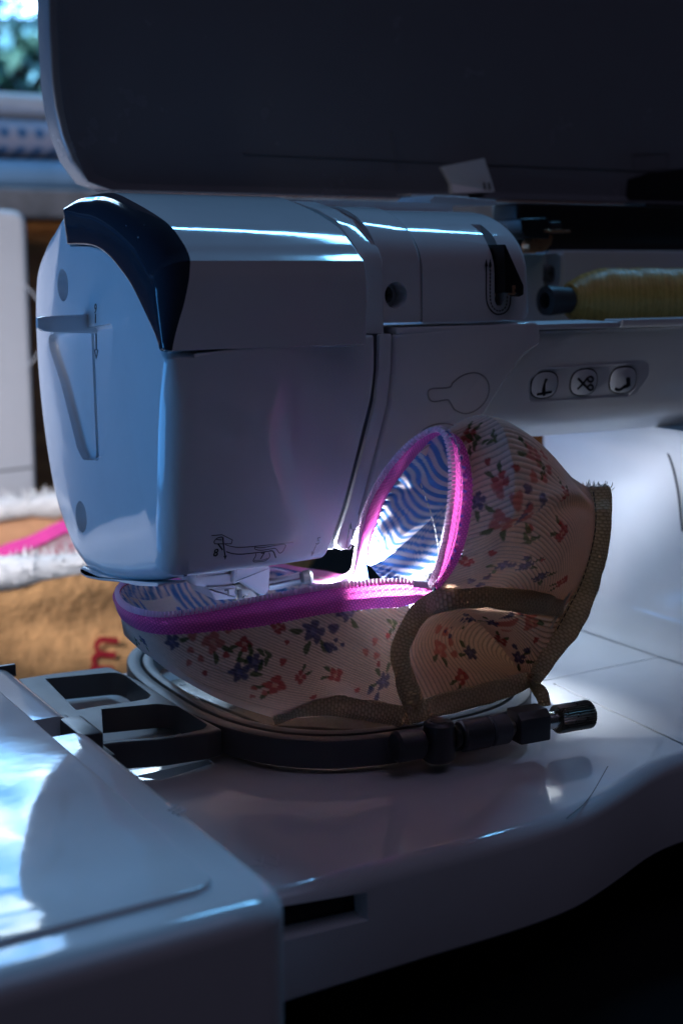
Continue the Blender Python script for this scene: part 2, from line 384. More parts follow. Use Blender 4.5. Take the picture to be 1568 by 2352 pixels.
def shrub():
    t = thing('garden_shrub', 'blurred green shrub outside the window, above the white pillow', 'shrub', (.6, 3.4, -.5))
    place(obj('trunk', tube(curve([(.6, 3.4, -.5), (.62, 3.42, .2), (.55, 3.38, .7)], 12), np.linspace(.04, .012, 12)), 'wood'), t)
    for nm, mat, cnt in (('foliage', 'leaf_green', 2600), ('pale_foliage', 'leaf_blue', 2200)):
        v = []; f = []
        for i in range(cnt):
            c = np.array([rng.uniform(-.4, 1.7), rng.uniform(3.25, 3.75), rng.uniform(.1, 1.0) ** .8]); c[2] += .12 * math.sin(c[0] * 7) + .1 * math.sin(c[0] * 17 + c[1] * 9)
            e = rng.normal(size=(2, 3)); e /= np.linalg.norm(e, axis=1)[:, None]; s = rng.uniform(.015, .04); b = len(v)
            v += [c - e[0] * s, c + e[1] * s * .5, c + e[0] * s, c - e[1] * s * .5]; f.append((b, b + 1, b + 2, b + 3))
        me = bpy.data.meshes.new('m'); me.from_pydata([tuple(q) for q in v], [], f); place(obj(nm, me, mat, None, 0), t)['kind'] = 'stuff'
shrub()

# ---- pale machine in the background
def back_machine():
    t = thing('white_machine', 'out of focus white machine end with round wheel outline, at left edge', 'machine', (-.05, .62, -.075))
    Yb = .60; xr = P(68, 600, Y=Yb)[0]; zt = P(40, 484, Y=Yb)[2]
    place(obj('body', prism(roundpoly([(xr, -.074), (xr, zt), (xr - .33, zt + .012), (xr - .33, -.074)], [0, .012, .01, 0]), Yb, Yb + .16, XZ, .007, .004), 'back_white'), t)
    c = P(-12, 750, Y=Yb); a = np.linspace(0, 2 * math.pi, 60, endpoint=False); rr = .042
    place(obj('wheel_rim', line([(c[0] + rr * math.cos(q), Yb, c[2] + rr * math.sin(q)) for q in a], .0012, (0, -1, 0), .0004, True), 'back_white'), t)
    p = P(78, 620, Y=Yb + .05); place(obj('knob', cyl((xr - .001, Yb + .05, p[2]), (xr + .008, Yb + .05, p[2]), .005, bev=.0015), 'white_plastic'), t)
    z = P(0, 1090, Y=Yb)[2]; place(obj('seam_line', line([(xr - .3, Yb, z - .01), (xr - .1, Yb, z), (xr - .004, Yb, z + .004)], .0015, (0, -1, 0), .0004), 'grey_plastic'), t)
back_machine()

# ---- orange fleece basket with pouches in it
def basket():
    t = thing('fleece_basket', 'orange fleece basket with fluffy white rim and red lettering, behind the machine', 'basket', (-.05, .4, -.075))
    A = np.linspace(0, 2 * math.pi, 160, endpoint=False)
    def loop(s, z):
        cx, cy, rx, ry = .0, .435, .21 * s, .118 * s
        q = np.stack([cx + rx * np.sign(np.cos(A)) * np.abs(np.cos(A)) ** .62, cy + ry * np.sign(np.sin(A)) * np.abs(np.sin(A)) ** .62, np.full_like(A, z)], 1)
        return q
    def wall(ss, zz, wob):
        G = []
        for s, z in zip(ss, zz):
            q = loop(s, z); 
            for i in range(len(q)): q[i] += np.array([0, wob * noise.noise(Vector(q[i] * 14)), 0])
            G.append(np.vstack([q, q[:1]]))
        return np.array(G)
    zs = np.linspace(-.074, .0, 40)
    sheet('outer_wall', wall(1 + .02 * np.sin((zs + .074) / .074 * 9), zs, .006), 'terry_orange', None).parent = t
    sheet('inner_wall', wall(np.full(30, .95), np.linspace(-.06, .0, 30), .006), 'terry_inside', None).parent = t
    for c in t.children: c.matrix_parent_inverse = Matrix.Translation(t.location).inverted()
    # fluffy rim: tube of many short fibres
    v = []; f = []
    q = loop(.975, 0.003)
    rq = np.array([.0095 * (1 + .45 * noise.noise(Vector(p_ * 45)) + .2 * noise.noise(Vector(p_ * 160))) for p_ in np.vstack([q, q[:1]])]); base = tube(np.vstack([q, q[:1]]), rq, 12)
    place(obj('rim', base, 'terry_white', None, 180), t)
    for i in range(14000):
        k = rng.integers(len(q)); a0 = q[k] + (q[(k + 1) % len(q)] - q[k]) * rng.random(); d = rng.normal(size=3); d[2] = abs(d[2]) - .25; d /= np.linalg.norm(d)
        p = a0 + d * .0075; e = p + d * rng.uniform(.004, .0095) + rng.normal(size=3) * .001; s = np.cross(d, rng.normal(size=3)); s /= np.linalg.norm(s); s *= .0006; b = len(v)
        v += [p - s, p + s, e + s * .5, e - s * .5]; f.append((b, b + 1, b + 2, b + 3))
    me = bpy.data.meshes.new('m'); me.from_pydata([tuple(x) for x in v], [], f); o = place(obj('rim_fluff', me, 'terry_white', None, 0), t); o['kind'] = 'stuff'
    # red machine-stitched letter on the front wall
    ey = .312
    o = text('m', .034, (P(232, 1502, Y=ey)[0], ey, P(232, 1502, Y=ey)[2]), (.22, 0, 1), (-1, 0, .22), 'red_thread', None, 'stitched_letter', 0)
    place(o, t)
    # pink floral pouch inside
    p = thing('pink_pouch', 'pink and white floral pouch with magenta zipper lying in the orange basket', 'pouch', (-.03, .42, -.05))
    c0 = [P(*a) for a in ()]
    top = curve([P(-60, 1320, Y=.46), P(0, 1283, Y=.45), P(70, 1258, Y=.44), P(140, 1225, Y=.43), P(230, 1200, Y=.42)], 60)
    G = []
    for k in range(30):
        s = k / 29; G.append(top + np.array([0, -.11 * s, -.035 * s]) + np.stack([np.zeros(60), np.zeros(60), .006 * np.sin(np.linspace(0, 9, 60) + 4 * s) * s + .012 * math.sin(s * 3.1)], 1))
    G = np.array(G)
    pal = np.array([[.86, .74, .74], [.75, .25, .32], [.82, .55, .58], [.88, .84, .78]])
    cc = np.array([[pal[int(abs(noise.noise(Vector(q * 70))) * 7) % 4] for q in r] for r in G])
    o = sheet('pouch_fabric', G, 'floral_cotton', None, cc); place(o, p)
    rib = np.array([top + np.array([0, -.012 * s, .006 * (1 - s)]) + np.array([0, -.001, .003]) for s in np.linspace(0, 1, 6)])
    place(sheet('zipper_tape', rib, 'pink_tape', None), p)
basket()

# ================================================================== the sewing machine
M = thing('sewing_machine', 'white computerised sewing machine with its lid open, head lit blue from the left', 'sewing machine')
def part(name, me, mat, parent=None, smooth=35): return obj(name, me, mat, parent or M, smooth)

# ---- bed
bp = [(-.128, -.1676)] + [tuple(P(*a, Z=0)[:2]) for a in ((680, 2045), (850, 2000), (1000, 1960), (1150, 1922), (1260, 1890), (1340, 1860), (1420, 1815), (1500, 1765), (1568, 1738))]
fr = curve([(x, y, 0) for x, y in bp] + [(.112, -.1365, 0), (.14, -.136, 0), (.3, -.136, 0), (.5, -.136, 0)], 90)[:, :2]
out = np.vstack([fr, [(.5, .11)], [(.0, .11)], [(-.055, .092)], [(-.128, .086)]])
cut = []
sl0, sl1 = P(1270, 1570, Z=0), P(1600, 1725, Z=0)
def groove(a, b, w, d):
    a, b = np.array(a[:2]), np.array(b[:2]); t = (b - a) / np.linalg.norm(b - a); s = np.array([-t[1], t[0]]) * w / 2
    return prism(np.array([a - s, b - s, b + s, a + s]), .002, -d, XY)
g1 = groove(sl0, sl1 + (sl1 - sl0) * .3, .0016, .004)
sA, sB = P(1200, 1573, Z=0), P(1568, 1498, Z=0)
g2 = groove(sA, sB + (sB - sA) * 1.2, .0007, .002)
slot = [P(*a, Z=0) for a in ((310, 1783), (480, 1745), (492, 1752), (370, 1793))]
g3 = prism(np.array([s[:2] for s in slot]), .002, -.006, XY)
nt = [P(*a, Y=-.167) for a in ((560, 2095), (843, 2050), (846, 2115), (560, 2180))]
g4 = prism(np.array([(a[0], a[2]) for a in nt]), -.19, -.155, XZ)
part('bed', boolean(prism(out, 0, -.038, XY, .0065, .002), [g1, g2, g3, g4]), 'white_plastic')
part('notch_dark_fill', box(-.125, nt[1][0] + .004, -.158, -.14, -.034, -.004, .0005), 'black_plastic')  # black box added so the shallow notch reads as a dark hole
part('bed_base', prism(np.vstack([fr + np.array([0, .03]), [(.48, .10)], [(-.12, .08)]]), -.0385, -.0748, XY), 'black_plastic')
def arc(name, pts, w, Z=0.0, mat='grey_plastic'):
    part(name, line(curve([P(*a, Z=Z) for a in pts], 40), w, (0, 0, 1), .00008), mat)
arc('bed_scribe', [(1395, 1760), (1350, 1835), (1300, 1880)], .0004)
em = [[(575, 1990), (605, 1985), (620, 2000)], [(590, 1975), (640, 1990)], [(605, 1965), (600, 1990), (630, 1995)], [(620, 1962), (650, 1985)], [(640, 1960), (636, 1990)]]
part('embossed_mark', joinm(*[line([P(*a, Z=0) for a in s], .0005, (0, 0, 1), .00012) for s in em]), 'white_matte')
# needle plate with screws
npl = [P(*a, Z=.0) for a in ((375, 1575), (480, 1548), (1060, 1590), (930, 1690), (610, 1672))]
npp = roundpoly([a[:2] for a in npl], .004)
npo = part('needle_plate', prism(npp, .0016, .0002, XY, .0004), 'plate_steel')
for a in ((437, 1610), (478, 1572)):
    c = P(*a, Z=.0016)
    s = part('plate_screw', cyl((c[0], c[1], .0015), (c[0], c[1], .0026), .0042, bev=.0006), 'dark_steel')
for a in ((520, 1590), (535, 1625), (420, 1572)):
    c = P(*a, Z=.0016); part('plate_hole', cyl((c[0], c[1], .0012), (c[0], c[1], .0018), .0016), 'black_plastic')

# ---- pillar
cx = .2
pl = roundpoly([(cx, -.075), (cx + .3, -.075), (cx + .3, .105), (cx, .105)], [.05, .01, .01, .012], 12)
v = []; f = []; n = len(pl); cen = pl.mean(0); hs = []
for k in range(9): a = math.pi / 2 * k / 8; hs.append((.018 * (1 - math.sin(a)), .0005 + .018 * (1 - math.cos(a))))
hs += [(0, .06), (0, .09)]
for k in range(1, 9): a = math.pi / 2 * k / 8; hs.append((.022 * (1 - math.cos(a)), .094 + .022 * math.sin(a)))
dn = np.roll(pl, -1, 0) - np.roll(pl, 1, 0); dn /= np.linalg.norm(dn, axis=1)[:, None]; on = np.stack([dn[:, 1], -dn[:, 0]], 1)
for o_, z in hs:
    for q in pl + on * o_: v.append((q[0], q[1], z))
for k in range(len(hs) - 1):
    for i in range(n): j = (i + 1) % n; f.append((k * n + i, k * n + j, (k + 1) * n + j, (k + 1) * n + i))
part('pillar', mesh(v, f), 'white_plastic', smooth=60)
part('pillar_seam', line(curve([P(*a, X=cx - .0006) for a in ((1488, 978), (1515, 1005), (1540, 1060), (1556, 1130), (1566, 1220))], 30), .0011, (-1, 0, 0), .0004), 'grey_plastic')

# ---- arm: right part with sloping lower face, left panel flush with the head
armp = roundpoly([(-.0435, .1665), (-.0375, .126), (-.016, .1155), (.06, .1135), (.1, .1135), (.1, .158), (-.02, .158), (-.02, .1665)], [.002, .014, .02, .0, .004, .002, .002, .002], 8)
part('arm', prism(armp, .05, .5, YZ), 'white_plastic', smooth=40)
Ya = -.0462
lp = [P(*a, Y=Ya) for a in ((906, 768), (1000, 757), (1240, 738), (1242, 792), (1205, 815), (1168, 865), (1092, 985), (1040, 1010), (960, 1040), (900, 1150), (860, 1230), (812, 1262), (849, 1110), (875, 1010), (894, 930), (903, 850))]
lpp = dense(roundpoly([(a[0], a[2]) for a in lp], [.002, 0, .004, .004, .012, .01, .012, .01, .01, .01, .01, .002, .01, .01, .01, .002], 5), .004)
part('arm_panel', prism(lpp, Ya, Ya + .022, XZ, .0016, 0, 4, 2), 'white_plastic')
# rail on top of arm front
part('arm_rail', prism(roundpoly([(-.0465, .1668), (-.0465, .1705), (-.034, .1705), (-.034, .1668)], .001, 3), .128, .5, YZ, .0015), 'white_plastic')
part('arm_ledge', box(.009, .128, -.046, -.02, .1669, .1695, .0008), 'white_matte')
# keyhole outlines: shade of the engraving put into grey raised strokes
def ring(pts): return smoothpoly(np.array(pts), 5)
kh = [(982, 905), (990, 893), (1030, 890), (1040, 878), (1062, 862), (1090, 856), (1112, 866), (1122, 888), (1117, 915), (1098, 938), (1070, 950), (1045, 942), (1033, 924), (1025, 918), (992, 922)]
part('keyhole_outline', line(np.array([P(*a, Y=Ya) for a in ring(kh)]), .0006, (0, -1, 0), .00025, True), 'line_grey')
kh2 = [(955, 1010), (975, 985), (1010, 973), (1045, 980), (1055, 1010)]
part('round_outline', line(curve([P(*a, Y=Ya) for a in kh2], 30), .0006, (0, -1, 0), .00025), 'line_grey')
# three push buttons
aP = np.array([0, -.0435, .1665]); aN = np.array([0, -.0405, -.006]) ; aN = aN / np.linalg.norm(aN); aN = np.array([0, -math.cos(.147), -math.sin(.147)])
A_ = lambda x, y: PP(x, y, aP, aN)
pan = roundpoly([(1214, 925), (1214, 872), (1240, 848), (1455, 836), (1466, 850), (1462, 885), (1440, 912)], [14, 22, 14, 12, 10, 14, 14], 6)
part('button_panel', line(dense(np.array([A_(*a) for a in pan]), .0015), .0007, aN, .0004, True), 'white_plastic')
def rb(cx, cy, w, h, sk):
    q = roundpoly([(cx - w + sk, cy - h), (cx + w + sk, cy - h - 3), (cx + w - sk, cy + h - 3), (cx - w - sk, cy + h)], [34, 26, 34, 26], 8); return np.array([A_(*a) for a in q])
ic = {0: [[(1229, 905), (1263, 899)], [(1253, 869), (1247, 880), (1246, 908)], [(1250, 869), (1243, 895), (1246, 908)]],
      1: [[(1323, 868), (1334, 879), (1348, 893)], [(1322, 893), (1334, 881), (1346, 866)]],
      2: [[(1408, 892), (1418, 895), (1428, 889), (1440, 885)], [(1436, 866), (1438, 886)], [(1440, 866), (1441, 886)], [(1426, 889), (1440, 881)]]}
for k, (bx_, by_) in enumerate(((1247.6, 885), (1338.3, 879), (1428, 874))):
    lo = rb(bx_, by_, 29, 29, 4); c = lo.mean(0)
    top = c + (lo - c) * .93 + aN * .0009; n_ = len(lo)
    vv = list(lo + aN * .0001) + list(lo + aN * .0006) + list(top); ff = [(i + q * n_, (i + 1) % n_ + q * n_, (i + 1) % n_ + (q + 1) * n_, i + (q + 1) * n_) for q in range(2) for i in range(n_)] + [tuple(range(2 * n_, 3 * n_))]
    b = part('push_button', mesh(vv, ff), 'white_matte')
    part('button_gap', line(dense(c + (lo - c) * 1.05, .001), .0007, aN, .0003, True), 'charcoal_plastic', b)
    ms = [line(curve([A_(*a) + aN * .0009 for a in s], 10), .0011 if k != 2 else .0014, aN, .0001) for s in ic[k]]
    if k == 1:
        for (rx, ry) in ((1352, 870), (1352, 889)):
            ms.append(line([A_(rx + 6 * math.cos(q), ry + 6 * math.sin(q)) + aN * .0009 for q in np.linspace(0, 6.283, 16, endpoint=False)], .001, aN, .0001, True))
    part('button_icon', joinm(*ms), 'print_ink', b)

# ---- compartment behind the arm rail, tension housing, thread guide cover
part('compartment_floor', box(.08, .5, -.033, .1, .1585, .1605, .0005), 'inner_plastic')
zb = P(1400, 575, Y=.075)[2]
part('compartment_wall', box(P(1290, 600, Y=.075)[0], .5, .075, .1, .16, zb, .002), 'white_matte')
lb = boolean(box(.088, P(1287, 600, Y=.06)[0], .055, .1, .16, P(1250, 582, Y=.055)[2], .002),
             [prism(roundpoly([(P(x, 600, Y=.055)[0], P(1265, y, Y=.055)[2]) for x, y in ((1247, 580), (1287, 575), (1287, 668), (1247, 668))], .006), .05, .066, XZ)])
part('guide_block', lb, 'white_matte')
c = P(1258, 628, Y=.062); s = part('guide_screw', cyl((c[0], .0662, c[2]), (c[0], .060, c[2]), .0042, bev=.0008), 'screw_head')
part('screw_slot', joinm(line([(c[0] - .002, .0599, c[2]), (c[0] + .002, .0599, c[2])], .0008, (0, -1, 0), .0002), line([(c[0], .0599, c[2] - .002), (c[0], .0599, c[2] + .002)], .0008, (0, -1, 0), .0002)), 'black_plastic', s)
# bobbin winder parts (black lever with copper contacts)
def flat(name, pts, y0, y1, mat, r=.0006, rc=.001):
    q = [P(*a, Y=y0) for a in pts]; return part(name, prism(roundpoly([(a[0], a[2]) for a in q], rc, 3), y0, y1, XZ, r, 0), mat)
flat('winder_lever', [(1195, 503), (1255, 500), (1262, 512), (1262, 548), (1210, 548), (1200, 535)], .04, .06, 'black_plastic')
flat('winder_tip', [(1262, 510), (1288, 508), (1290, 530), (1262, 532)], .042, .055, 'charcoal_plastic')
flat('copper_contact', [(1252, 528), (1310, 528), (1310, 534), (1252, 534)], .0385, .052, 'copper', .0002, .0005)
flat('copper_spring', [(1222, 548), (1270, 538), (1266, 560), (1255, 572), (1250, 580), (1214, 580), (1214, 560)], .050, .056, 'copper', .0004, .002)

def shoulder(yf, zc, zt, yt, zb, ybk):
    """YZ outline: vertical front, crease, curved shoulder, flat top, back"""
    pts = [(yf, zb), (yf, zc)]
    for k in range(1, 11):
        a = math.pi / 2 * k / 10; pts.append((yf + (yt - yf) * (1 - math.cos(a)), zc + (zt - zc) * math.sin(a)))
    return np.array(pts + [(ybk, zt + .001), (ybk, zb)])
zb_ = .1715
ten = shoulder(-.0430, .193, .2195, .0, zb_, .06)
hole = P(909, 678, Y=-.0430)
part('tension_housing', boolean(prism(ten, P(884, 700, Y=-.0430)[0] - .003, P(969, 700, Y=-.0430)[0], YZ, 0, .0025), [cyl((hole[0], -.06, hole[2]), (hole[0], -.034, hole[2]), .0054, n=32)]), 'white_plastic')
s = part('housing_screw', cyl((hole[0] - .001, -.0338, hole[2]), (hole[0] - .001, -.037, hole[2]), .0036, bev=.0006), 'screw_head')
part('screw_cross', joinm(line([(hole[0] - .003, -.0371, hole[2]), (hole[0] + .001, -.0371, hole[2])], .0007, (0, -1, 0), .0002), line([(hole[0] - .001, -.0371, hole[2] - .002), (hole[0] - .001, -.0371, hole[2] + .002)], .0007, (0, -1, 0), .0002)), 'black_plastic', s)
Yg = -.0428
gd = shoulder(Yg, .191, .2185, .004, zb_, .06)
sp = [P(*a, Y=Yg) for a in ((1135, 690), (1135, 560), (1138, 535), (1132, 512), (1118, 492), (1085, 466), (1068, 440), (1100, 440), (1118, 470), (1140, 492), (1156, 515), (1160, 540), (1156, 565), (1156, 690), (1151, 702), (1140, 702))]
slotc = prism(np.array([(a[0], a[2]) for a in sp]), -.06, -.026, XZ)
slotc2 = prism(np.array([(a[0], a[2]) for a in sp[3:12]]), -.03, .03, XZ)
part('thread_guide_cover', boolean(prism(gd, P(969, 700, Y=Yg)[0] + .0002, P(1215, 700, Y=Yg)[0], YZ, 0, .004), [slotc]), 'white_plastic')
part('guide_core', box(.03, .075, -.0255, .05, .172, .203, .001), 'dark_core')
lv = [P(*a, Y=-.043) for a in ((1139, 560), (1143, 566), (1183, 655), (1183, 676), (1172, 682), (1168, 673), (1139, 672))]
part('take_up_lever', prism(roundpoly([(a[0], a[2]) for a in lv], .0006, 3), -.049, -.03, XZ, .0005), 'black_plastic')
part('lever_tip', prism(roundpoly([(P(x, y, Y=-.0495)[0], P(x, y, Y=-.0495)[2]) for x, y in ((1176, 656), (1184, 655), (1184, 675), (1177, 679))], .0005, 3), -.0497, -.046, XZ, .0004), 'copper')
N_ = (0, -1, 0)
def G_(x, y): return P(x, y, Y=Yg - .00002)
pr = [line(curve([G_(*a) for a in ((1116, 610), (1116, 680), (1120, 702), (1132, 718), (1145, 722), (1160, 717), (1169, 703), (1172, 680))], 40), .0006, N_, .0001),
      line([G_(1172, 595), G_(1172, 640)], .0005, N_, .0001), line([G_(1163, 595), G_(1163, 625)], .0005, N_, .0001)]
dash = curve([G_(*a) for a in ((1125, 610), (1125, 680), (1128, 700), (1136, 711), (1145, 714), (1155, 711), (1162, 700), (1164, 680))], 60)
for k in range(0, 58, 3): pr.append(line(dash[k:k + 3], .0006, N_, .0001))
for x in (1116, 1125): pr.append(line([G_(x, 595), G_(x, 612)], [.0001, .0016], N_, .0001))
part('printed_thread_path', joinm(*pr), 'print_ink')
# bracket plate on top behind the cover
flat('top_bracket', [(985, 462), (1000, 448), (1060, 452), (1140, 460), (1141, 472), (990, 470)], .03, .06, 'white_matte')

# ---- head
SL = .11
Yf = lambda z: -.0545 - (z - .08) * SL
fP = np.array([0, -.0545, .08]); fN = np.array([0, -1, -SL]); fN /= np.linalg.norm(fN)
F_ = lambda x, y: PP(x, y, fP, fN)
XL = -.0885
back = [(.012, .2232), (.03, .2215), (.0474, .2158), (.064, .2105), (.0772, .2029), (.086, .195), (.0905, .1850), (.0930, .167), (.0905, .1375), (.0815, .1064), (.069, .0845), (.0505, .0700), (.0347, .0645)]
botm = [(.012, .0650), (-.015, .069), (-.04, .0745), (-.0515, .0785)]
front = [(Yf(z), z) for z in (.084, .10, .12, .14, .156)] + [(-.0632, .1615)]
arch = [P(*a, X=-.099)[1:] for a in ((388, 812), (352, 745), (312, 662), (285, 622), (260, 592), (235, 572), (205, 563), (162, 562))]
arch[0] = np.array([-.0600, .1638]); archt = [np.array([.0385, .2080]), np.array([.0405, .2125])]
fpts = [np.array(p) + np.array([.00015, 0]) for p in front] + [np.array(a) + np.array([.0004, -.0006]) for a in arch] + [np.array([.0400, .2075]), np.array([.0440, .2150])] + [np.array(p) for p in back[3:]] + [np.array(p) for p in botm]
na, nb = 6, 6 + len(arch) + 2
fpts = np.vstack([np.array(fpts[:na]), curve(fpts[na:na + len(arch)], 60), curve(fpts[nb - 2:nb + len(back) - 3], 120), np.array(fpts[nb + len(back) - 3:])])
fpoly = dense(fpts, .0022)
def rr(p):
    y, z = p
    if z > .16 and y < .05: return .0008
    if y > .05: return .0095
    if y < -.045 and z < .162: return .0085
    return .008
rad = np.array([rr(p) for p in fpoly]); k_ = np.ones(13) / 13; rad = np.convolve(np.r_[rad[-6:], rad, rad[:6]], k_, 'valid')
XF = -.099
fp = prism(fpoly, XF, -.0855, YZ, rad, 0, 8, 4)
cuts = []
for a in ((145, 655), (187, 1187)):
    c = P(*a, X=XF); cuts.append(cyl((XF - .01, c[1], c[2]), (XF + .007, c[1], c[2]), .0068, n=40))
rec = [P(*a, X=XF)[1:] for a in ((103, 768), (262, 742), (258, 800), (243, 1040), (225, 1058), (190, 1056), (178, 1030), (140, 880))]
cuts.append(prism(roundpoly(rec, [.006, .004, .0, .006, .006, .006, .006, 0], 5), XF - .01, XF + .0038, YZ, 0, .002, 4))
sl = [P(*a, X=XF)[1:] for a in ((189, 735), (195, 735), (208, 1052), (202, 1054))]
cuts.append(prism(np.array(sl), XF - .01, XF + .0085, YZ))
fpo = part('face_plate', boolean(fp, cuts), 'white_plastic', smooth=30)
# needle threader lever sticking out of the slit
yl = P(197, 740, X=XF)[1]; z0, z1 = P(197, 766, X=XF)[2], P(197, 722, X=XF)[2]
v = []; f = []
st = [(XF + .006, .0030, 0), (XF - .004, .0029, .0002), (XF - .014, .0027, .0008), (XF - .0185, .0024, .0014), (XF - .0205, .0014, .0026)]
for x, hw, sh_ in st:
    q = roundpoly([(yl - hw, z0 + sh_), (yl + hw, z0 + sh_), (yl + hw, z1 - sh_ * .4), (yl - hw, z1 - sh_ * .4)], .0009, 4)
    v += [(x, a, b) for a, b in q]
n = len(q)
for k in range(len(st) - 1):
    for i in range(n): j = (i + 1) % n; f.append((k * n + i, k * n + j, (k + 1) * n + j, (k + 1) * n + i))
f.append(tuple(range((len(st) - 1) * n, len(st) * n)))
part('threader_lever', mesh(v, f), 'white_plastic')
nf = (-1, 0, 0)
xr_ = XF + .0037
pr = [line([P(*a, X=XF - .00002) for a in ((220, 721), (220, 742))], .0010, nf, .0001), line([P(*a, X=xr_) for a in ((221, 757), (222, 803))], .0010, nf, .0002), line([P(*a, X=xr_) for a in ((222, 803), (218, 804), (222, 823), (226, 804), (222, 803))], .0006, nf, .0002)]
c = P(219, 710, X=XF - .0001)
part('printed_arrow', joinm(*pr), 'print_ink', fpo)
text('9', .0055, c, (0, -1, 0), (0, 0, 1), 'print_ink', fpo)
hk = [P(*a, X=-.095)[1:] for a in ((197, 1302), (203, 1299), (245, 1318), (330, 1336), (380, 1338), (380, 1344), (240, 1332), (212, 1326), (200, 1318))]
part('thread_cutter', prism(roundpoly(hk, .001, 3), -.098, -.086, YZ, .0012), 'white_plastic')

# front cover
fc = [F_(*a) for a in ((392, 815), (620, 791), (861, 770), (861, 850), (852, 920), (836, 985), (815, 1070), (791, 1160), (768, 1228), (747, 1284), (600, 1306), (388, 1333))]
Yc = lambda x: 3.4 * max(0.0, x + .060) ** 2
def F2(x, y):
    p = F_(x, y)
    for _ in range(4): p = PP(x, y, fP + np.array([0, Yc(p[0]), 0]), fN)
    return p
fc = [F2(*a) for a in ((392, 815), (620, 791), (861, 770), (861, 850), (852, 920), (836, 985), (815, 1070), (791, 1160), (768, 1228), (747, 1284), (600, 1306), (388, 1333))]
fx = np.array([(a[0], 0, a[2]) for a in fc]); fx[0, 0] = fx[-1, 0] = -.0886
cT, cR_, cB = curve(fx[0:3], 60), curve(fx[2:10], 60), curve(fx[[11, 10, 9]], 60); cL = curve(fx[[0, 11]], 60)
def edgep(n, r0_, r1_):   # parameter values, denser towards the rounded ends
    t = np.linspace(0, 1, n); return t
us = np.concatenate([np.linspace(0, .97, 46), 1 - .03 * (1 - np.linspace(0, 1, 9)[1:]) ** 2]); vs = np.concatenate([.02 * np.linspace(0, 1, 7) ** 2, np.linspace(.02, .95, 50)[1:], 1 - .05 * (1 - np.linspace(0, 1, 10)[1:]) ** 2])
at = lambda c, t: np.stack([np.interp(t, np.linspace(0, 1, 60), c[:, k]) for k in range(3)], 1)
u_, v_ = us[None, :, None], vs[:, None, None]; a0, a1, b0, b1 = at(cT, us)[None], at(cB, us)[None], at(cL, vs)[:, None], at(cR_, vs)[:, None]
Gc = (1 - v_) * a0 + v_ * a1 + (1 - u_) * b0 + u_ * b1 - ((1 - v_) * (1 - u_) * a0[:, :1] + (1 - v_) * u_ * a0[:, -1:] + v_ * (1 - u_) * a1[:, :1] + v_ * u_ * a1[:, -1:])
def rolloff(d, r): q = np.clip(1 - d / r, 0, 1); return r * (1 - np.sqrt(1 - q * q))
Wc, Hc = .075, .085
yy = np.array([[Yf(p[2]) + Yc(p[0]) for p in r] for r in Gc]) + rolloff((1 - us)[None, :] * Wc, .0018) + rolloff((1 - vs)[:, None] * Hc, .0035) + rolloff(vs[:, None] * Hc, .0012)
Gc[..., 1] = yy
def skirt(G, edges, dy):
    return G
mm, nn_ = Gc.shape[:2]; V = Gc.reshape(-1, 3).tolist(); id_ = np.arange(mm * nn_).reshape(mm, nn_)
Fq = [(id_[i, j], id_[i + 1, j], id_[i + 1, j + 1], id_[i, j + 1]) for i in range(mm - 1) for j in range(nn_ - 1)]
loop_ = list(id_[:, -1]) ; loop_ = list(id_[0, :]) + list(id_[1:, -1]) + list(id_[-1, :-1][::-1])
b0_ = len(V); V += [(V[k][0], V[k][1] + .026, V[k][2]) for k in loop_]
Fq += [(loop_[k], loop_[k + 1], b0_ + k + 1, b0_ + k) for k in range(len(loop_) - 1)]
part('front_cover', mesh(V, Fq), 'white_plastic', smooth=60)
Z5 = lambda x, y: F2((440 + x / 3.92) / 1.063, (1280 + y / 3.92) / 1.063) + fN * .00003
st = [([(300, 108), (400, 100), (500, 150), (488, 187), (330, 187)], 7), ([(330, 187), (325, 165), (350, 135), (390, 122), (405, 125)], 8), ([(345, 145), (395, 150)], 7), ([(360, 185), (405, 245)], 13),
      ([(408, 125), (415, 200), (430, 310)], 13), ([(430, 195), (480, 210), (560, 220), (700, 212), (1083, 172)], 7), ([(440, 262), (500, 280), (580, 286), (700, 275), (850, 258)], 9),
      ([(850, 255), (880, 255), (895, 270), (915, 322)], 12), ([(712, 218), (760, 225), (820, 218), (920, 200), (1005, 195), (990, 245), (965, 272), (945, 272), (925, 245), (905, 230), (870, 235), (780, 248), (725, 242), (712, 230), (715, 218)], 7),
      ([(725, 280), (718, 310), (700, 340), (700, 355), (720, 360), (800, 352), (840, 330), (855, 305), (850, 270)], 7), ([(705, 345), (790, 342), (835, 325)], 5), ([(1300, 198), (1262, 285)], 8)]
def strokes(q): 
    c = np.array(q, float)
    if len(q) > 2 and q[0] != (300, 108): c = curve(np.c_[c, np.zeros(len(c))], 14 * len(q))[:, :2]
    else: c = np.vstack([c[i] + (c[i + 1] - c[i]) * t for i in range(len(c) - 1) for t in np.linspace(0, 1, 8)[:-1]] + [c[-1]])
    return [Z5(*a) for a in c]
pr = [line(strokes(q), w * .000045, fN, .0001) for q, w in st]
pr += [line([Z5(430, 300), Z5(430, 338)], [.0014, .0001], fN, .0001), line([Z5(1268, 265), Z5(1252, 302)], [.0014, .0001], fN, .0001)]
part('printed_diagram', joinm(*pr), 'print_ink')
for s, q in (('8', (335, 275)), ('7', (778, 305)), ('5', (1313, 162))):
    text(s, .0042 if s != '7' else .0036, Z5(*q) + fN * .0001, (1, 0, 0), (0, -.1, 1), 'print_ink', M)

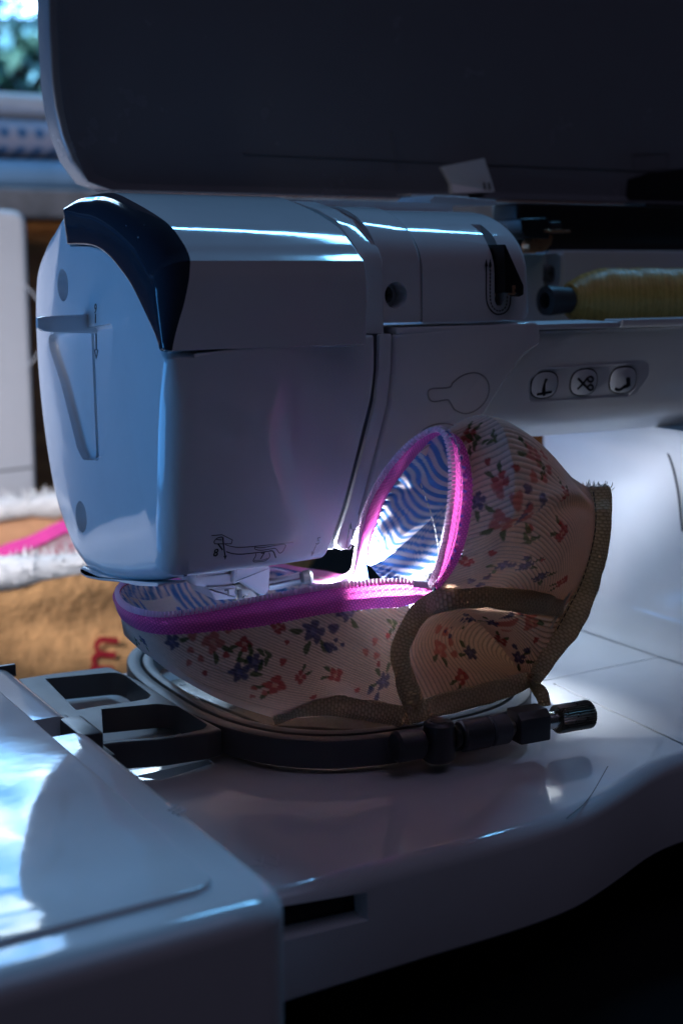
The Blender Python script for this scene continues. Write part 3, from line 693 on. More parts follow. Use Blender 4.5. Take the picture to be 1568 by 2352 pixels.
# cap: glossy top cover of the head with arch over the face plate
XC = -.1005
capf = [(Yf(.166), .1645), (Yf(.166) - .0005, .18), (Yf(.166) - .0003, .190), (-.0625, .1965)]
captop = [P(*a, X=-.0155)[1:] for a in ((812, 560), (783, 525), (745, 498), (700, 474), (655, 456))]
cp0 = np.array(capf + [(-.058, .1995)] + [tuple(q) for q in captop] + [(.016, .2235), (.030, .2222), (.041, .2185)] + [tuple(q) for q in archt[::-1]] + [tuple(q) for q in arch[::-1]])
cp = np.vstack([cp0[:3], curve(cp0[3:13], 90), curve(cp0[13:15], 6), curve(cp0[15:], 60)])
cpd = dense(cp, .0022)
def rc(p):
    y, z = p
    d = min(np.linalg.norm(np.array(arch) - p, axis=1)) if len(arch) else 1
    on = min([np.linalg.norm(np.cross(b - a, p - a)) / np.linalg.norm(b - a) if -.05 < ((p - a) @ (b - a)) / ((b - a) @ (b - a)) < 1.05 else 1 for a, b in zip(arch[:-1], arch[1:])])
    on = min(on, d, np.linalg.norm(p - archt[0]), np.linalg.norm(p - archt[1]))
    if on < .0012: return .0010
    return min(.024, max(.001, .5 * on))
rad = np.array([rc(p) for p in cpd]); k_ = np.ones(15) / 15; rad = np.minimum(np.convolve(np.r_[rad[-7:], rad, rad[:7]], k_, 'valid'), rad + .002)
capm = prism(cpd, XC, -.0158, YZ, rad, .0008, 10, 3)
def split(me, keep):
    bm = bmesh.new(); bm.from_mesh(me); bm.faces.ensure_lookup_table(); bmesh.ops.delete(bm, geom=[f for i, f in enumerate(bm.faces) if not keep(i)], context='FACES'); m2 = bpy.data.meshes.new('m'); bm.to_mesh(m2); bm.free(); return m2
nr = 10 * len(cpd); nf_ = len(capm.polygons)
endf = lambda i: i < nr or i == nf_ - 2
part('cap_end_dark', split(capm, endf), 'dark_gloss', smooth=40)  # rounded left end of the white cap, split off and coloured near-black
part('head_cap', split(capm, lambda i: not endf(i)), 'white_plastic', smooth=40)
# back shell of the head behind the cap, and dark inner frame seen in the gaps
bk = [(.047, .2148)] + back[3:] + [(.0, .07), (.0, .2)]
part('head_back', prism(dense(np.array(bk), .004), -.0886, .0, YZ), 'white_plastic')
part('top_rear', prism(np.array([(.012, .2), (.012, .2225), (.06, .2205), (.09, .2), (.09, .17), (.012, .17)]), -.05, .076, YZ), 'white_matte')
part('inner_frame', box(-.0885, .004, -.040, .0, .094, .198, .001), 'inner_plastic')
part('inner_frame_low', box(-.086, -.022, -.040, .0, .0815, .0935, .001), 'inner_plastic')
# strip at right of the grooves
su = shoulder(-.0555, .1965, .2225, -.012, .1675, .02); 
su = np.vstack([[(-.0459, .1675)], [tuple(P(*a, X=.0035)[1:]) for a in ((880, 600), (870, 570), (845, 535), (820, 505), (780, 482), (720, 462))], [(.03, .2225), (.03, .1675)]])
part('groove_strip', prism(dense(su, .004), -.0075, .0035, YZ, .0008, .001), 'white_plastic')
Ys = -.0495
lo = [P(*a, Y=Ys) for a in ((871, 768), (899, 766), (897, 850), (888, 930), (868, 1010), (842, 1110), (815, 1210), (803, 1258), (784, 1264), (770, 1250), (799, 1165), (823, 1075), (845, 990), (861, 925), (869, 850))]
lop = dense(roundpoly([(a[0], a[2]) for a in lo], [.001, .001, .01, .02, .02, .02, .01, .002, .002, .002, .02, .02, .02, .02, .02], 4), .003)
part('lower_strip', prism(lop, Ys, Ys + .02, XZ, .0004, 0, 2, 2), 'white_plastic')
ark = [P(*a, Y=Ys - .00002) for a in ((804, 1205), (796, 1250), (798, 1260), (805, 1258), (812, 1215))]
part('printed_hook', joinm(line(curve(ark, 20), .0006, N_, .0001), line([P(804, 1215, Y=Ys), P(806, 1200, Y=Ys)], [.0015, .0001], N_, .0001)), 'print_ink')

gl = [P(*a, Y=-.0475) for a in ((846, 766), (876, 766), (876, 850), (868, 930), (852, 1000), (830, 1085), (806, 1175), (784, 1240), (764, 1262), (742, 1262), (768, 1180), (800, 1070), (824, 985), (842, 900))]
part('groove_dark_fill', prism(dense(np.array([(a[0], a[2]) for a in gl]), .004), -.0475, -.041, XZ, .0005), 'groove_shade_grey')  # added strip filling the gap, groove shade put into its colour
gl = [P(*a, Y=-.0435) for a in ((890, 766), (916, 766), (914, 850), (905, 930), (886, 1012), (860, 1112), (830, 1225), (800, 1258), (790, 1250), (815, 1190), (850, 1060), (872, 980), (884, 900))]
part('groove_dark_fill', prism(dense(np.array([(a[0], a[2]) for a in gl]), .004), -.0435, -.038, XZ, .0005), 'groove_shade_grey')  # second added strip, shaded by colour like the first

# LED, needle bar, presser foot, clamp
LED = (.004, -.030, .0795)
part('lamp_lens', box(.0, .016, -.034, -.022, .0795, .0812, .0005), 'led_lens')
part('lamp_housing', box(-.03, .018, -.044, .02, .0814, .094, .002), 'white_plastic')
def ng(name, pts, y0, y1, mat, r=.0012, rc=.0012, zup=None):
    q = [P(*a, Y=y0) for a in pts]; return part(name, prism(roundpoly([(a[0], a[2]) for a in q], rc, 3), y0, y1, XZ, r, 0), mat)
ng('foot_holder', [(437, 1300), (560, 1300), (548, 1336), (536, 1347), (482, 1352), (449, 1347), (438, 1334)], -.016, .012, 'white_plastic', .003, .003)
ng('needle_shroud', [(538, 1300), (622, 1300), (619, 1356), (612, 1366), (598, 1366), (566, 1343), (556, 1335), (536, 1344)], -.019, .006, 'white_plastic', .0012, .0012)
pf = ng('presser_foot', [(474, 1350), (545, 1346), (540, 1360), (547, 1376), (494, 1379), (486, 1364)], -.017, .006, 'white_matte', .001, .0015)
part('foot_mark', line([P(*a, Y=-.0171) for a in ((516, 1356), (524, 1355), (525, 1369))], .0007, N_, .0002), 'grey_plastic', pf)
ng('foot_bracket', [(533, 1345), (560, 1338), (590, 1366), (588, 1388), (556, 1390), (540, 1376)], -.010, .004, 'dark_steel', .0006, .0008)
ng('hook_slot', [(546, 1356), (556, 1354), (557, 1372), (548, 1374)], -.0106, -.006, 'black_plastic', .0002, .0004)
part('foot_bar', line([P(*a, Y=-.0085) for a in ((585, 1352), (572, 1385))], .0012, N_, .001), 'black_plastic')
part('needle_bar', cyl((P(598, 1340, Y=-.002)[0], -.002, .09), (P(598, 1340, Y=-.002)[0], -.002, .046), .003), 'steel')
part('needle', cyl((P(598, 1340, Y=-.002)[0], -.002, .046), (P(598, 1340, Y=-.002)[0], -.002, .016), .0007, .0003, 10), 'steel')
a, b = P(616, 1343, Y=-.012), P(692, 1328, Y=-.018)
part('clamp_screw', cyl(a, b, .0028, bev=.0005), 'steel')
part('clamp_cap', cyl(b, b + (b - a) / np.linalg.norm(b - a) * .0050, .0031, bev=.001), 'charcoal_plastic')

# ---- lid
def lid():
    L = thing  # lid is a part of the machine
    yl = .100
    e = [P(*a, Y=yl) for a in ((108, -260), (98, -80), (94, 60), (95, 200), (104, 280), (120, 335), (136, 378), (152, 405), (180, 428), (222, 438))]
    pts = [(a[0] + .0078, a[2]) for a in e]
    zB = pts[-1][1]
    outer = np.array(pts + [(.5, zB + .001), (.5, .46)])
    i_ = [P(*a, Y=yl) for a in ((134, -260), (124, -80), (116, 60), (117, 200), (126, 280), (138, 335), (150, 352), (143, 378), (158, 408), (188, 428), (226, 434))]
    inn = [(a[0] + .0078, a[2]) for a in i_]; inner = np.array(inn + [(.497, zB + .003), (.497, .457)])
    tilt = lambda z: (z - zB) * .16
    def ribbon(A, B, ya, yb):
        A = resample(np.array(A), 60); B = resample(np.array(B), 60); G = []
        for s in np.linspace(0, 1, 5): q = A + (B - A) * s; y = ya + (yb - ya) * s; G.append(np.stack([q[:, 0], y + tilt(q[:, 1]), q[:, 1]], 1))
        return np.array(G)
    oc = np.array(pts + [(.5, zB + .001)]); icv = np.array(inn + [(.497, zB + .003)])
    G = np.concatenate([ribbon(oc + [.006, .004], oc, yl + .026, yl + .016), ribbon(oc, oc, yl + .0155, yl + .0012), ribbon(oc + [.0004, .0002], icv, yl, yl + .0002), ribbon(icv, icv + [.0006, .0004], yl + .001, yl + .014), ribbon(icv + [.0006, .0004], icv + [.012, .004], yl + .0145, yl + .019)])
    o = sheet('lid', G, 'lid_plastic', M)
    # inner panel
    q = resample(icv + [.0115, .0038], 60); pp = [(a[0], yl + .019 + tilt(a[1]), a[1]) for a in q] + [(.5, yl + .019 + tilt(.46), .46)]
    top_ = [(a[0], a[1]) for a in q] + [(.5, .46)]
    prs = prism(np.array(top_), yl + .0188, yl + .0255, lambda a, b, c: (a, c + tilt(b), b))
    part('lid_panel', prs, 'lid_plastic', o, 20)
    yp = yl + .0186
    def onlid(px, py):
        n_ = np.array([0, -1, .16]); return PP(px, py, (0, yp, zB), n_)
    nl = np.array([0, -1, .16]); nl /= np.linalg.norm(nl)
    # moulded ribs and marks of the lid
    part('lid_rib', line([onlid(895, 300), onlid(905, 350), onlid(912, 395)], .0006, nl, .0004), 'lid_plastic', o)
    part('lid_mark', line(np.array([onlid(*a) for a in ((1450, 355), (1530, 350), (1535, 385), (1455, 392))]), .0005, nl, .0003, True), 'lid_plastic', o)
    part('lid_step', line([onlid(560, 352), onlid(1000, 372), onlid(1568, 395)], .0008, nl, .0006), 'lid_plastic', o)
    # bracket and catch plate
    a = [onlid(*q) for q in ((1008, 385), (1078, 376), (1102, 452), (1030, 448), (1030, 425))]
    vv = [x for x in a] + [x + nl * .014 * s for x, s in zip(a, (.2, 1, 1, .3, .2))]; n = 5
    ff = [tuple(range(5)), tuple(range(9, 4, -1))] + [(i, (i + 1) % 5, 5 + (i + 1) % 5, 5 + i) for i in range(5)]
    br = part('lid_bracket', mesh(vv, ff), 'white_plastic', o, 20)
    part('bracket_slot', joinm(*[line([onlid(1075 + k, 432) + nl * .0145, onlid(1078 + k, 448) + nl * .0145], .0012, nl, .0003) for k in (0, 11)]), 'black_plastic', o)
    part('catch_plate', box(onlid(900, 440)[0], onlid(1030, 440)[0], yl + .0, yl + .015, zB + .0006, zB + .0026, .0003), 'white_plastic', o)
    g = [onlid(*q) for q in ((1440, 412), (1530, 400), (1562, 470), (1568, 560), (1450, 562), (1432, 480))]
    vv = list(g) + [x + nl * .018 for x in g]; n = 6
    part('spool_stop', mesh(vv, [tuple(range(6)), tuple(range(11, 5, -1))] + [(i, (i + 1) % 6, 6 + (i + 1) % 6, 6 + i) for i in range(6)]), 'black_plastic', o, 20)
    part('lid_hinge', box(.17, .5, .088, .112, .2015, zB - .001, .002), 'black_plastic', o)
lid()

# ---- thread spool on its pin
Ysp = .028
ax0 = P(1285, 690, Y=Ysp); kpx = (P(1285, 590, Y=Ysp)[2] - P(1285, 690, Y=Ysp)[2]) / 100
sp_ = thing('thread_spool', 'cone of gold yellow thread lying on the spool pin in the open top', 'thread spool', tuple(ax0 - np.array([0, 0, .0165])))
xa = P(1250, 690, Y=Ysp)[0]; x1 = P(1305, 690, Y=Ysp)[0]; x2 = P(1398, 690, Y=Ysp)[0]
zc = ax0[2]; E1 = np.array([0, 1., 0]); E2 = np.array([0, 0, 1.]); AX = np.array([1., 0, 0]); R = 73 * kpx
prof = [(0, 36 * kpx)]
L0 = x1 - xa; w = x2 - x1
for k in range(1, 9): t = k / 8; prof.append((w * t, (38 + 35 * math.sin(t * math.pi / 2) ** .8) * kpx))
for k in range(1, 40): prof.append((w + .09 * k / 39, R * (1 + .004 * math.sin(k * 1.3))))
prof.append((w + .0905, R * .6))
pf = np.array(prof); xs = np.linspace(0, pf[-1, 0] - .0006, 420); rs = np.interp(xs, pf[:, 0], pf[:, 1]); va = []; fa = []; na_ = 72
for i_, (x_, r_) in enumerate(zip(xs, rs)):
    band = int((x_ + .006) / .0115); pit = .00105 if band % 2 else .0013; hand = 1 if band % 2 else -1
    for k in range(na_):
        a = 2 * math.pi * k / na_
        va.append((x1 + x_, Ysp + math.cos(a) * (r_ + .00016 * math.sin(2 * math.pi * x_ / pit + hand * a) + .0002 * math.sin(x_ * 210 + 2.2 * a) + .00022 * math.sin(2 * math.pi * (x_ + .004 * math.sin(a)) / .0115)), zc + math.sin(a) * (r_ + .00016 * math.sin(2 * math.pi * x_ / pit + hand * a) + .0002 * math.sin(x_ * 210 + 2.2 * a) + .00022 * math.sin(2 * math.pi * (x_ + .004 * math.sin(a)) / .0115))))
for i_ in range(len(xs) - 1):
    for k in range(na_): fa.append((i_ * na_ + k, i_ * na_ + (k + 1) % na_, (i_ + 1) * na_ + (k + 1) % na_, (i_ + 1) * na_ + k))
fa.append(tuple(range(na_))[::-1]); fa.append(tuple(range((len(xs) - 1) * na_, len(xs) * na_)))
place(obj('wound_thread', mesh(va, fa), 'thread_gold', None, 180), sp_)
ms = []
for q0, hand in ((0, .7), (1.5, -1.15), (3.7, .9), (4.4, -.6)):
    t = np.linspace(0, 1, 260); a = q0 + hand * t * 2 * math.pi * 4.5 + .5 * np.sin(t * 11)
    ms.append(tube(np.stack([x1 + w + .001 + t * .088, Ysp + (R * 1.006) * np.cos(a), zc + (R * 1.006) * np.sin(a)], 1), .0001, 4))
hx = place(obj('crossed_windings', joinm(*ms), 'thread_gold', None, 180), sp_)
core = [(0, 20 * kpx), (.0003, 34 * kpx), (.003, 35 * kpx), (L0 * .8, 31 * kpx), (L0 + .004, 30 * kpx)]
place(obj('core_tube', boolean(lathe(np.array([xa, Ysp, zc]), AX, E1, E2, core, 40), [cyl((xa - .01, Ysp, zc), (xa + .02, Ysp, zc), 19 * kpx)]), 'charcoal_plastic'), sp_)
part('spool_pin', cyl((xa + .006, Ysp, zc), (.4, Ysp, zc), .003), 'charcoal_plastic')

# ================================================================== embroidery unit (foreground left)
def unit():
    U = thing('embroidery_unit', 'glossy white embroidery unit in the left foreground mirroring the bright window', 'embroidery unit', (-.2, -.1, -.074))
    Zt = .0268; xR = -.131; yF = -.2235
    pl_ = roundpoly([(xR, yF), (xR, .30), (-.42, .30), (-.42, yF - .012)], [.020, .01, .01, .01], 10)
    m = boolean(prism(dense(pl_, .004), Zt, -.0745, XY, .0075, .001, 8, 2), [box(xR - .022, xR + .01, P(165, 1640, Z=Zt)[1] - .022, P(165, 1640, Z=Zt)[1] + .0, Zt - .030, Zt + .01, .0005)])
    place(obj('housing', m, 'white_plastic'), U)
    # thin raised rail line and clip on the top edge
    a, b = P(25, 1650, Z=Zt + .0002), P(330, 1880, Z=Zt + .0002)
    place(obj('top_lid', prism(dense(roundpoly([(xR - .0165, yF + .016), (xR - .0165, .28), (-.40, .28), (-.40, yF + .006)], [.012, .005, .005, .005], 8), .004), Zt + .0016, Zt - .001, XY, .0012, 0, 4, 1), 'white_plastic'), U)
    c = P(60, 1527, Z=Zt)
    place(obj('edge_clip', box(xR - .010, xR + .0006, c[1] - .0012, c[1] + .0012, Zt - .004, Zt + .0012, .0004), 'charcoal_plastic'), U)
    y0 = P(165, 1640, Z=Zt)[1]
    place(obj('carriage_connector', box(xR - .006, xR + .003, y0 - .0245, y0 - .0005, -.004, Zt - .0005, .0012), 'charcoal_plastic'), U)
    for (px, py) in ((398, 1868), (408, 1873), (388, 1862)):
        q = P(px, py, Z=Zt); place(obj('ridge_mark', line([q, q + np.array([.004, .003, 0])], .0007, (0, 0, 1), .0004), 'white_plastic'), U)
unit()

# ================================================================== embroidery hoop
def hoop():
    Hh = thing('embroidery_hoop', 'dark grey plastic embroidery hoop lying on the bed under the pouch', 'hoop', (0, 0, .001))
    A = np.linspace(0, 2 * math.pi, 140, endpoint=False); ex = .72
    def ell(rx, ry): return np.stack([.002 + rx * np.sign(np.cos(A)) * np.abs(np.cos(A)) ** ex, .004 + ry * np.sign(np.sin(A)) * np.abs(np.sin(A)) ** ex], 1)
    def ringm(ro, ri, z0, z1, r):
        o, i = ell(*ro), ell(*ri); rings = []
        def row(t, z): rings.append([(p[0], p[1], z) for p in o + (i - o) * t])
        w = ro[0] - ri[0]; e = r / w
        row(0, z0); row(0, z1 - r); row(e * .3, z1 - r * .3); row(e, z1); row(1 - e, z1); row(1 - e * .3, z1 - r * .3); row(1, z1 - r); row(1, z0)
        v = [p for q in rings for p in q]; n = len(A); k = len(rings); f = [(a * n + j, a * n + (j + 1) % n, ((a + 1) % k) * n + (j + 1) % n, ((a + 1) % k) * n + j) for a in range(k) for j in range(n)]
        return mesh(v, f)
    obj('outer_ring', ringm((.079, .096), (.0728, .0898), .0016, .0130, .0014), 'grey_plastic', Hh)
    obj('inner_ring', ringm((.0722, .0892), (.0672, .0842), .0022, .0134, .0014), 'grey_plastic', Hh)
    # arms towards the carriage: walls of an open frame
    zt = .0128
    def q(x, y, z=zt): return P(x, y, Z=z)[:2]
    def wallm(pts, w, z0=.0025, z1=zt):
        c = curve([(p[0], p[1], 0) for p in pts], 24)[:, :2]; t = np.gradient(c, axis=0); t /= np.linalg.norm(t, axis=1)[:, None]; s = np.stack([-t[:, 1], t[:, 0]], 1) * w / 2
        return prism(np.vstack([c - s, (c + s)[::-1]]), z1, z0, XY, .0009, 0, 3)
    U6 = lambda x, y: q((100 + x / 1.96) / 1.063, (1500 + y / 1.96) / 1.063)
    fo = [U6(*a) for a in ((-110, 318), (45, 293), (330, 258), (480, 330), (700, 470), (870, 560), (800, 580), (590, 612), (375, 626), (250, 642), (120, 660))]
    w1 = [U6(*a) for a in ((20, 318), (362, 285), (410, 305), (528, 396), (515, 414), (440, 428), (250, 455), (170, 470))]
    w2 = [U6(*a) for a in ((290, 464), (560, 438), (655, 450), (798, 540), (778, 562), (590, 600), (370, 614), (300, 620))]
    fm = boolean(prism(dense(roundpoly(fo, [0, 0, .004, .01, .01, .002, .003, .02, .01, 0, 0], 5), .003), zt, .0022, XY, .0012, 0, 3),
                 [prism(roundpoly(w1, [.001, .006, .004, .004, .003, .006, .001, .001], 5), zt + .004, -.001, XY), prism(roundpoly(w2, [.001, .006, .006, .004, .004, .01, .001, .001], 5), zt + .004, -.001, XY)])
    obj('connector_frame', fm, 'grey_plastic', Hh)
    obj('connector_end', box(-.1275, -.121, q(270, 1733)[1] - .004, q(225, 1643)[1] + .004, .002, .0135, .001), 'charcoal_plastic', Hh)
    # clamp screw assembly along the front right
    zc = .0118
    ya = lambda px, py: P(px, py, Z=zc)
    p0, p1 = ya(905, 1722), ya(1362, 1643); d = (p1 - p0) / np.linalg.norm(p1 - p0); Lt = np.linalg.norm(p1 - p0)
    def seg(name, t0, t1, r, mat, bev=.0006, r1=None): return obj(name, cyl(p0 + d * Lt * t0, p0 + d * Lt * t1, r, r1, 32, bev), mat, Hh)
    seg('clamp_lug', .0, .13, .0062, 'charcoal_plastic', .0012)
    s = p0 + d * Lt * .21; obj('clamp_post', cyl((s[0], s[1], .0035), (s[0], s[1], .0195), .0066, .006, 32, .0012), 'charcoal_plastic', Hh)
    obj('post_socket', cyl((s[0], s[1], .0193), (s[0], s[1], .0198), .0035, None, 24), 'black_plastic', Hh)
    seg('clamp_pin', .1, .93, .0024, 'dark_steel')
    seg('clamp_barrel', .31, .45, .0063, 'charcoal_plastic', .0008); seg('clamp_barrel', .455, .545, .0061, 'grey_plastic', .0008)
    seg('clamp_washer', .55, .575, .0036, 'dark_steel'); seg('clamp_washer', .278, .305, .0045, 'black_plastic')
    # square nut block
    e = np.cross(d, (0, 0, 1)); bk_ = p0 + d * Lt * .58; b2 = p0 + d * Lt * .735
    pr_ = roundpoly([(-.0055, -.0062), (.0055, -.0062), (.0055, .0040), (.0025, .0065), (-.0055, .0065)], .0008, 3)
    obj('clamp_nut', prism(pr_, 0, np.linalg.norm(b2 - bk_), lambda a, b, c: tuple(bk_ + d * c + e * a + np.array([0, 0, b])), .0008, .0008, 2), 'charcoal_plastic', Hh)
    seg('screw_neck', .735, .80, .0036, 'steel', .0003)
    n = 72; pr2 = np.array([((.0056 + (.00035 if k % 2 else 0)) * math.cos(2 * math.pi * k / n), (.0056 + (.00035 if k % 2 else 0)) * math.sin(2 * math.pi * k / n)) for k in range(n)])
    k0 = p0 + d * Lt * .80; obj('thumb_screw', prism(pr2, 0, Lt * .178, lambda a, b, c: tuple(k0 + d * c + e * a + np.array([0, 0, b])), .0007, .0007, 2), 'dark_steel', Hh)
    seg('screw_tip', .976, 1.005, .0022, 'dark_steel', .0004)
hoop()

# ================================================================== the zipper pouch
def pouch():
    K = thing('zipper_pouch', 'floral beige ribbed pouch with open magenta zipper and blue striped lining, in the hoop', 'pouch', (0, -.04, .014))
    def own(o): return place(o, K)
    def lean(x, y, Y):
        return Y - .024 * min(1, max(0, (1350 - y) / 150)) * min(1, max(0, (x - 800) / 120)) * (1 if x < 1120 else max(.45, 1 - (x - 1120) / 350))
    def c3(l, n): return curve([P(x, y, Y=lean(x, y, Y)) for x, y, Y in l], n)
    N1, N2, N3 = 260, 150, 130
    # zipper tooth line: T ; line where the tape is sewn to the cloth: Q
    T1 = c3([(985, 1350, -.086), (930, 1338, -.083), (850, 1339, -.080), (740, 1352, -.078), (600, 1377, -.076), (480, 1401, -.073), (380, 1414, -.066), (315, 1405, -.054), (280, 1385, -.036), (270, 1358, -.012), (285, 1338, .012), (330, 1322, .03)], N1)
    Q1 = c3([(990, 1364, -.088), (930, 1392, -.086), (850, 1399, -.084), (740, 1412, -.082), (600, 1439, -.080), (480, 1452, -.076), (380, 1458, -.068), (318, 1446, -.055), (282, 1422, -.036), (264, 1380, -.012), (277, 1350, .012), (322, 1332, .03)], N1)
    T2 = c3([(330, 1322, 0.0300), (480, 1318, 0.0450), (600, 1308, 0.0400), (660, 1316, 0.0220), (720, 1338, 0.0000), (775, 1338, -0.0188), (806, 1318, -0.0400), (818, 1270, -0.0540), (828, 1210, -0.0627), (850, 1145, -0.0680), (890, 1078, -0.0720), (940, 1020, -0.0770), (985, 990, -0.0830), (1012, 990, -0.0890), (1030, 1020, -0.0940), (1038, 1080, -0.0980), (1035, 1160, -0.1000), (1024, 1230, -0.1005), (1008, 1300, -0.0990), (990, 1345, -0.0970)], N1)
    Q2 = c3([(322, 1332, 0.0300), (480, 1328, 0.0500), (600, 1296, 0.0480), (680, 1300, 0.0300), (745, 1312, 0.0100), (795, 1318, -0.0082), (838, 1290, -0.0360), (850, 1250, -0.0480), (866, 1195, -0.0560), (890, 1140, -0.0620), (925, 1085, -0.0660), (965, 1035, -0.0700), (1000, 1005, -0.0740), (1040, 996, -0.0840), (1070, 1028, -0.0930), (1084, 1095, -0.0980), (1082, 1175, -0.1015), (1066, 1255, -0.1035), (1040, 1310, -0.1030), (1000, 1362, -0.1000)], N1)
    def tape(name, T, Q, curl=.0012):
        G = []; d = Q - T; L = np.linalg.norm(d, axis=1)[:, None]; t = np.gradient(T, axis=0); t /= np.linalg.norm(t, axis=1)[:, None]; nn = np.cross(t, d / L); nn /= np.linalg.norm(nn, axis=1)[:, None]
        s_ = np.linspace(-.03, 1, 12)
        for s in s_: G.append(T + d * s + nn * curl * math.sin(s * math.pi) + nn * .0003 * np.sin(np.linspace(0, 60, N1))[:, None] * s)
        G = np.array(G); al = np.r_[0, np.cumsum(np.linalg.norm(np.diff(T, axis=0), axis=1))]
        uv = np.stack([np.broadcast_to(al, (12, N1)), s_[:, None] * np.broadcast_to(L[:, 0], (12, N1))], -1)
        return own(sheet(name, G, 'zipper_tape', None, uv=uv)), nn
    t1, n1 = tape('zipper_tape', T1, Q1); t2, n2 = tape('zipper_tape', T2, Q2, -.0012)
    def beads(name, T, Q, nn, step=.00155, off=.0):
        al = length(T); m = int(al / step); c = resample(T, m); q = resample(Q, m); n_ = resample(nn, m); t = np.gradient(c, axis=0); t /= np.linalg.norm(t, axis=1)[:, None]; v = []; f = []
        for i in range(m):
            d = q[i] - c[i]; d /= np.linalg.norm(d); w = np.cross(t[i], d); w /= np.linalg.norm(w)
            o = c[i] - d * .0004; b = len(v); a_, e_, h_ = t[i] * .00058, d * .0011, w * .0010
            for sx, sy, sz in ((-1, -1, -.6), (1, -1, -.6), (1, 1, -1), (-1, 1, -1), (-1, -1, .6), (1, -1, .6), (1, 1, 1), (-1, 1, 1)): v.append(o + a_ * sx * (1 - .25 * (sy < 0)) + e_ * sy + h_ * sz)
            f += [tuple(b + k for k in q_) for q_ in ((0, 3, 2, 1), (4, 5, 6, 7), (0, 1, 5, 4), (1, 2, 6, 5), (2, 3, 7, 6), (3, 0, 4, 7))]
        o = own(obj(name, mesh(v, f), 'zipper_nylon', None, 0)); o['kind'] = 'stuff'
    beads('zipper_teeth', T1, Q1, n1); beads('zipper_teeth', T2, Q2, n2)
    def stitches(name, c, nrm, step=.0024, w=.0005, r=.00022, mat='pale_thread', gap=.35):
        m = int(length(c) / step); q = resample(c, m * 4 + 1); ms = []
        for i in range(m): ms.append(tube(q[i * 4:i * 4 + 4], [r * .6, r, r, r * .6], 5))
        o = own(obj(name, joinm(*ms), mat, None, 180)); o['kind'] = 'stuff'
    stitches('tape_stitching', T1 + (Q1 - T1) * .22 + n1 * -.0012, n1, .0026, r=.00025, mat='red_thread')
    stitches('tape_stitching', T2[100:] + (Q2 - T2)[100:] * .3 + n2[100:] * .0016, n2, .0026, r=.00022, mat='zipper_nylon')

    # ---- cloth panels
    BASE = np.array([.88, .82, .76])
    PAL = dict(b=(.035, .05, .19), r=(.42, .03, .04), p=(.56, .18, .17), g=(.03, .10, .015), y=(.70, .42, .34), l=(.16, .18, .38))
    def coons(top, bot, lef, rig, m, n):
        u = np.linspace(0, 1, n)[None, :, None]; v = np.linspace(0, 1, m)[:, None, None]
        c0, c1 = resample(top, n)[None], resample(bot, n)[None]; d0, d1 = resample(lef, m)[:, None], resample(rig, m)[:, None]
        p00, p01, p10, p11 = c0[:, :1], c0[:, -1:], c1[:, :1], c1[:, -1:]
        return (1 - v) * c0 + v * c1 + (1 - u) * d0 + u * d1 - ((1 - v) * (1 - u) * p00 + (1 - v) * u * p01 + v * (1 - u) * p10 + v * u * p11)
    def normals(G):
        a = np.gradient(G, axis=1); b = np.gradient(G, axis=0); n = np.cross(a, b); n /= np.linalg.norm(n, axis=2)[..., None] + 1e-12
        s = np.sign(np.sum((CAM - G) * n, axis=2).mean()); return n * s
    def uvmm(G):
        du = np.linalg.norm(np.diff(G, axis=1), axis=2); dv = np.linalg.norm(np.diff(G, axis=0), axis=2)
        u = np.concatenate([np.zeros((G.shape[0], 1)), np.cumsum(du, 1)], 1); v = np.concatenate([np.zeros((1, G.shape[1])), np.cumsum(dv, 0)], 0); return np.stack([u, v], -1)
    def blob(C, D, c, r, rot, asp, col, soft=.3):
        dx, dy = D[..., 0] - c[0], D[..., 1] - c[1]; ca, sa = math.cos(rot), math.sin(rot); a = (dx * ca + dy * sa) / r; b = (-dx * sa + dy * ca) / (r * asp)
        q = np.sqrt(a * a + b * b) + .12 * np.sin(3 * np.arctan2(b, a) + c[0] * 900); q = q + .08 * np.sin(dx * 5200 + 1.7 * np.sin(dy * 4100)) * np.sin(dy * 4700); w = np.clip((1 - q) / soft, 0, 1)[..., None] * .86
        C[:] = C * (1 - w) + np.array(col) * w
    def motif(C, D, at, kind, s, seed):
        r = random.Random(int(seed))
        a0 = r.uniform(0, 6.28)
        def off(d, a): return (at[0] + d * s * math.cos(a), at[1] + d * s * math.sin(a))
        if kind in 'bB':
            for k in range(5): blob(C, D, off(.0019, a0 + k * 1.257), .0017 * s, a0 + k * 1.257, .75, PAL['b'])
            blob(C, D, at, .0011 * s, 0, 1, PAL['l'])
            for k in range(2 + (kind == 'B')): blob(C, D, off(.0048, a0 + .6 + k * 1.1), .0022 * s, a0 + .6 + k * 1.1, .45, PAL['g'])
            if kind == 'B':
                for k in range(2): blob(C, D, off(.0058, a0 + 3 + k * .9), .0019 * s, a0 + k, .8, PAL['b'])
        elif kind in 'rR':
            for k in range(4): blob(C, D, off(.0019, a0 + k * 1.57), .0018 * s, a0 + k, .8, PAL['r' if kind == 'r' else 'p'])
            blob(C, D, at, .0009 * s, 0, 1, PAL['y'])
            for k in range(2): blob(C, D, off(.0045, a0 + .3 + k * .9), .0021 * s, a0 + .3 + k * .9, .42, PAL['g'])
            if kind == 'R':
                for k in range(4): blob(C, D, off(.006, a0 + 2.4 + k * .7), .0018 * s, a0 + k, .8, PAL['p'])
        elif kind == 'p':
            for k in range(3): blob(C, D, off(.0026, a0 + k * 2.1), .0015 * s, a0 + k, .8, PAL['p'])
        elif kind == 'g':
            for k in range(4): blob(C, D, off(.0012 + .0011 * k, a0 + (.5 if k % 2 else -.5)), .0018 * s, a0 + (1.1 if k % 2 else -1), .42, PAL['g'])
        elif kind == 'k':
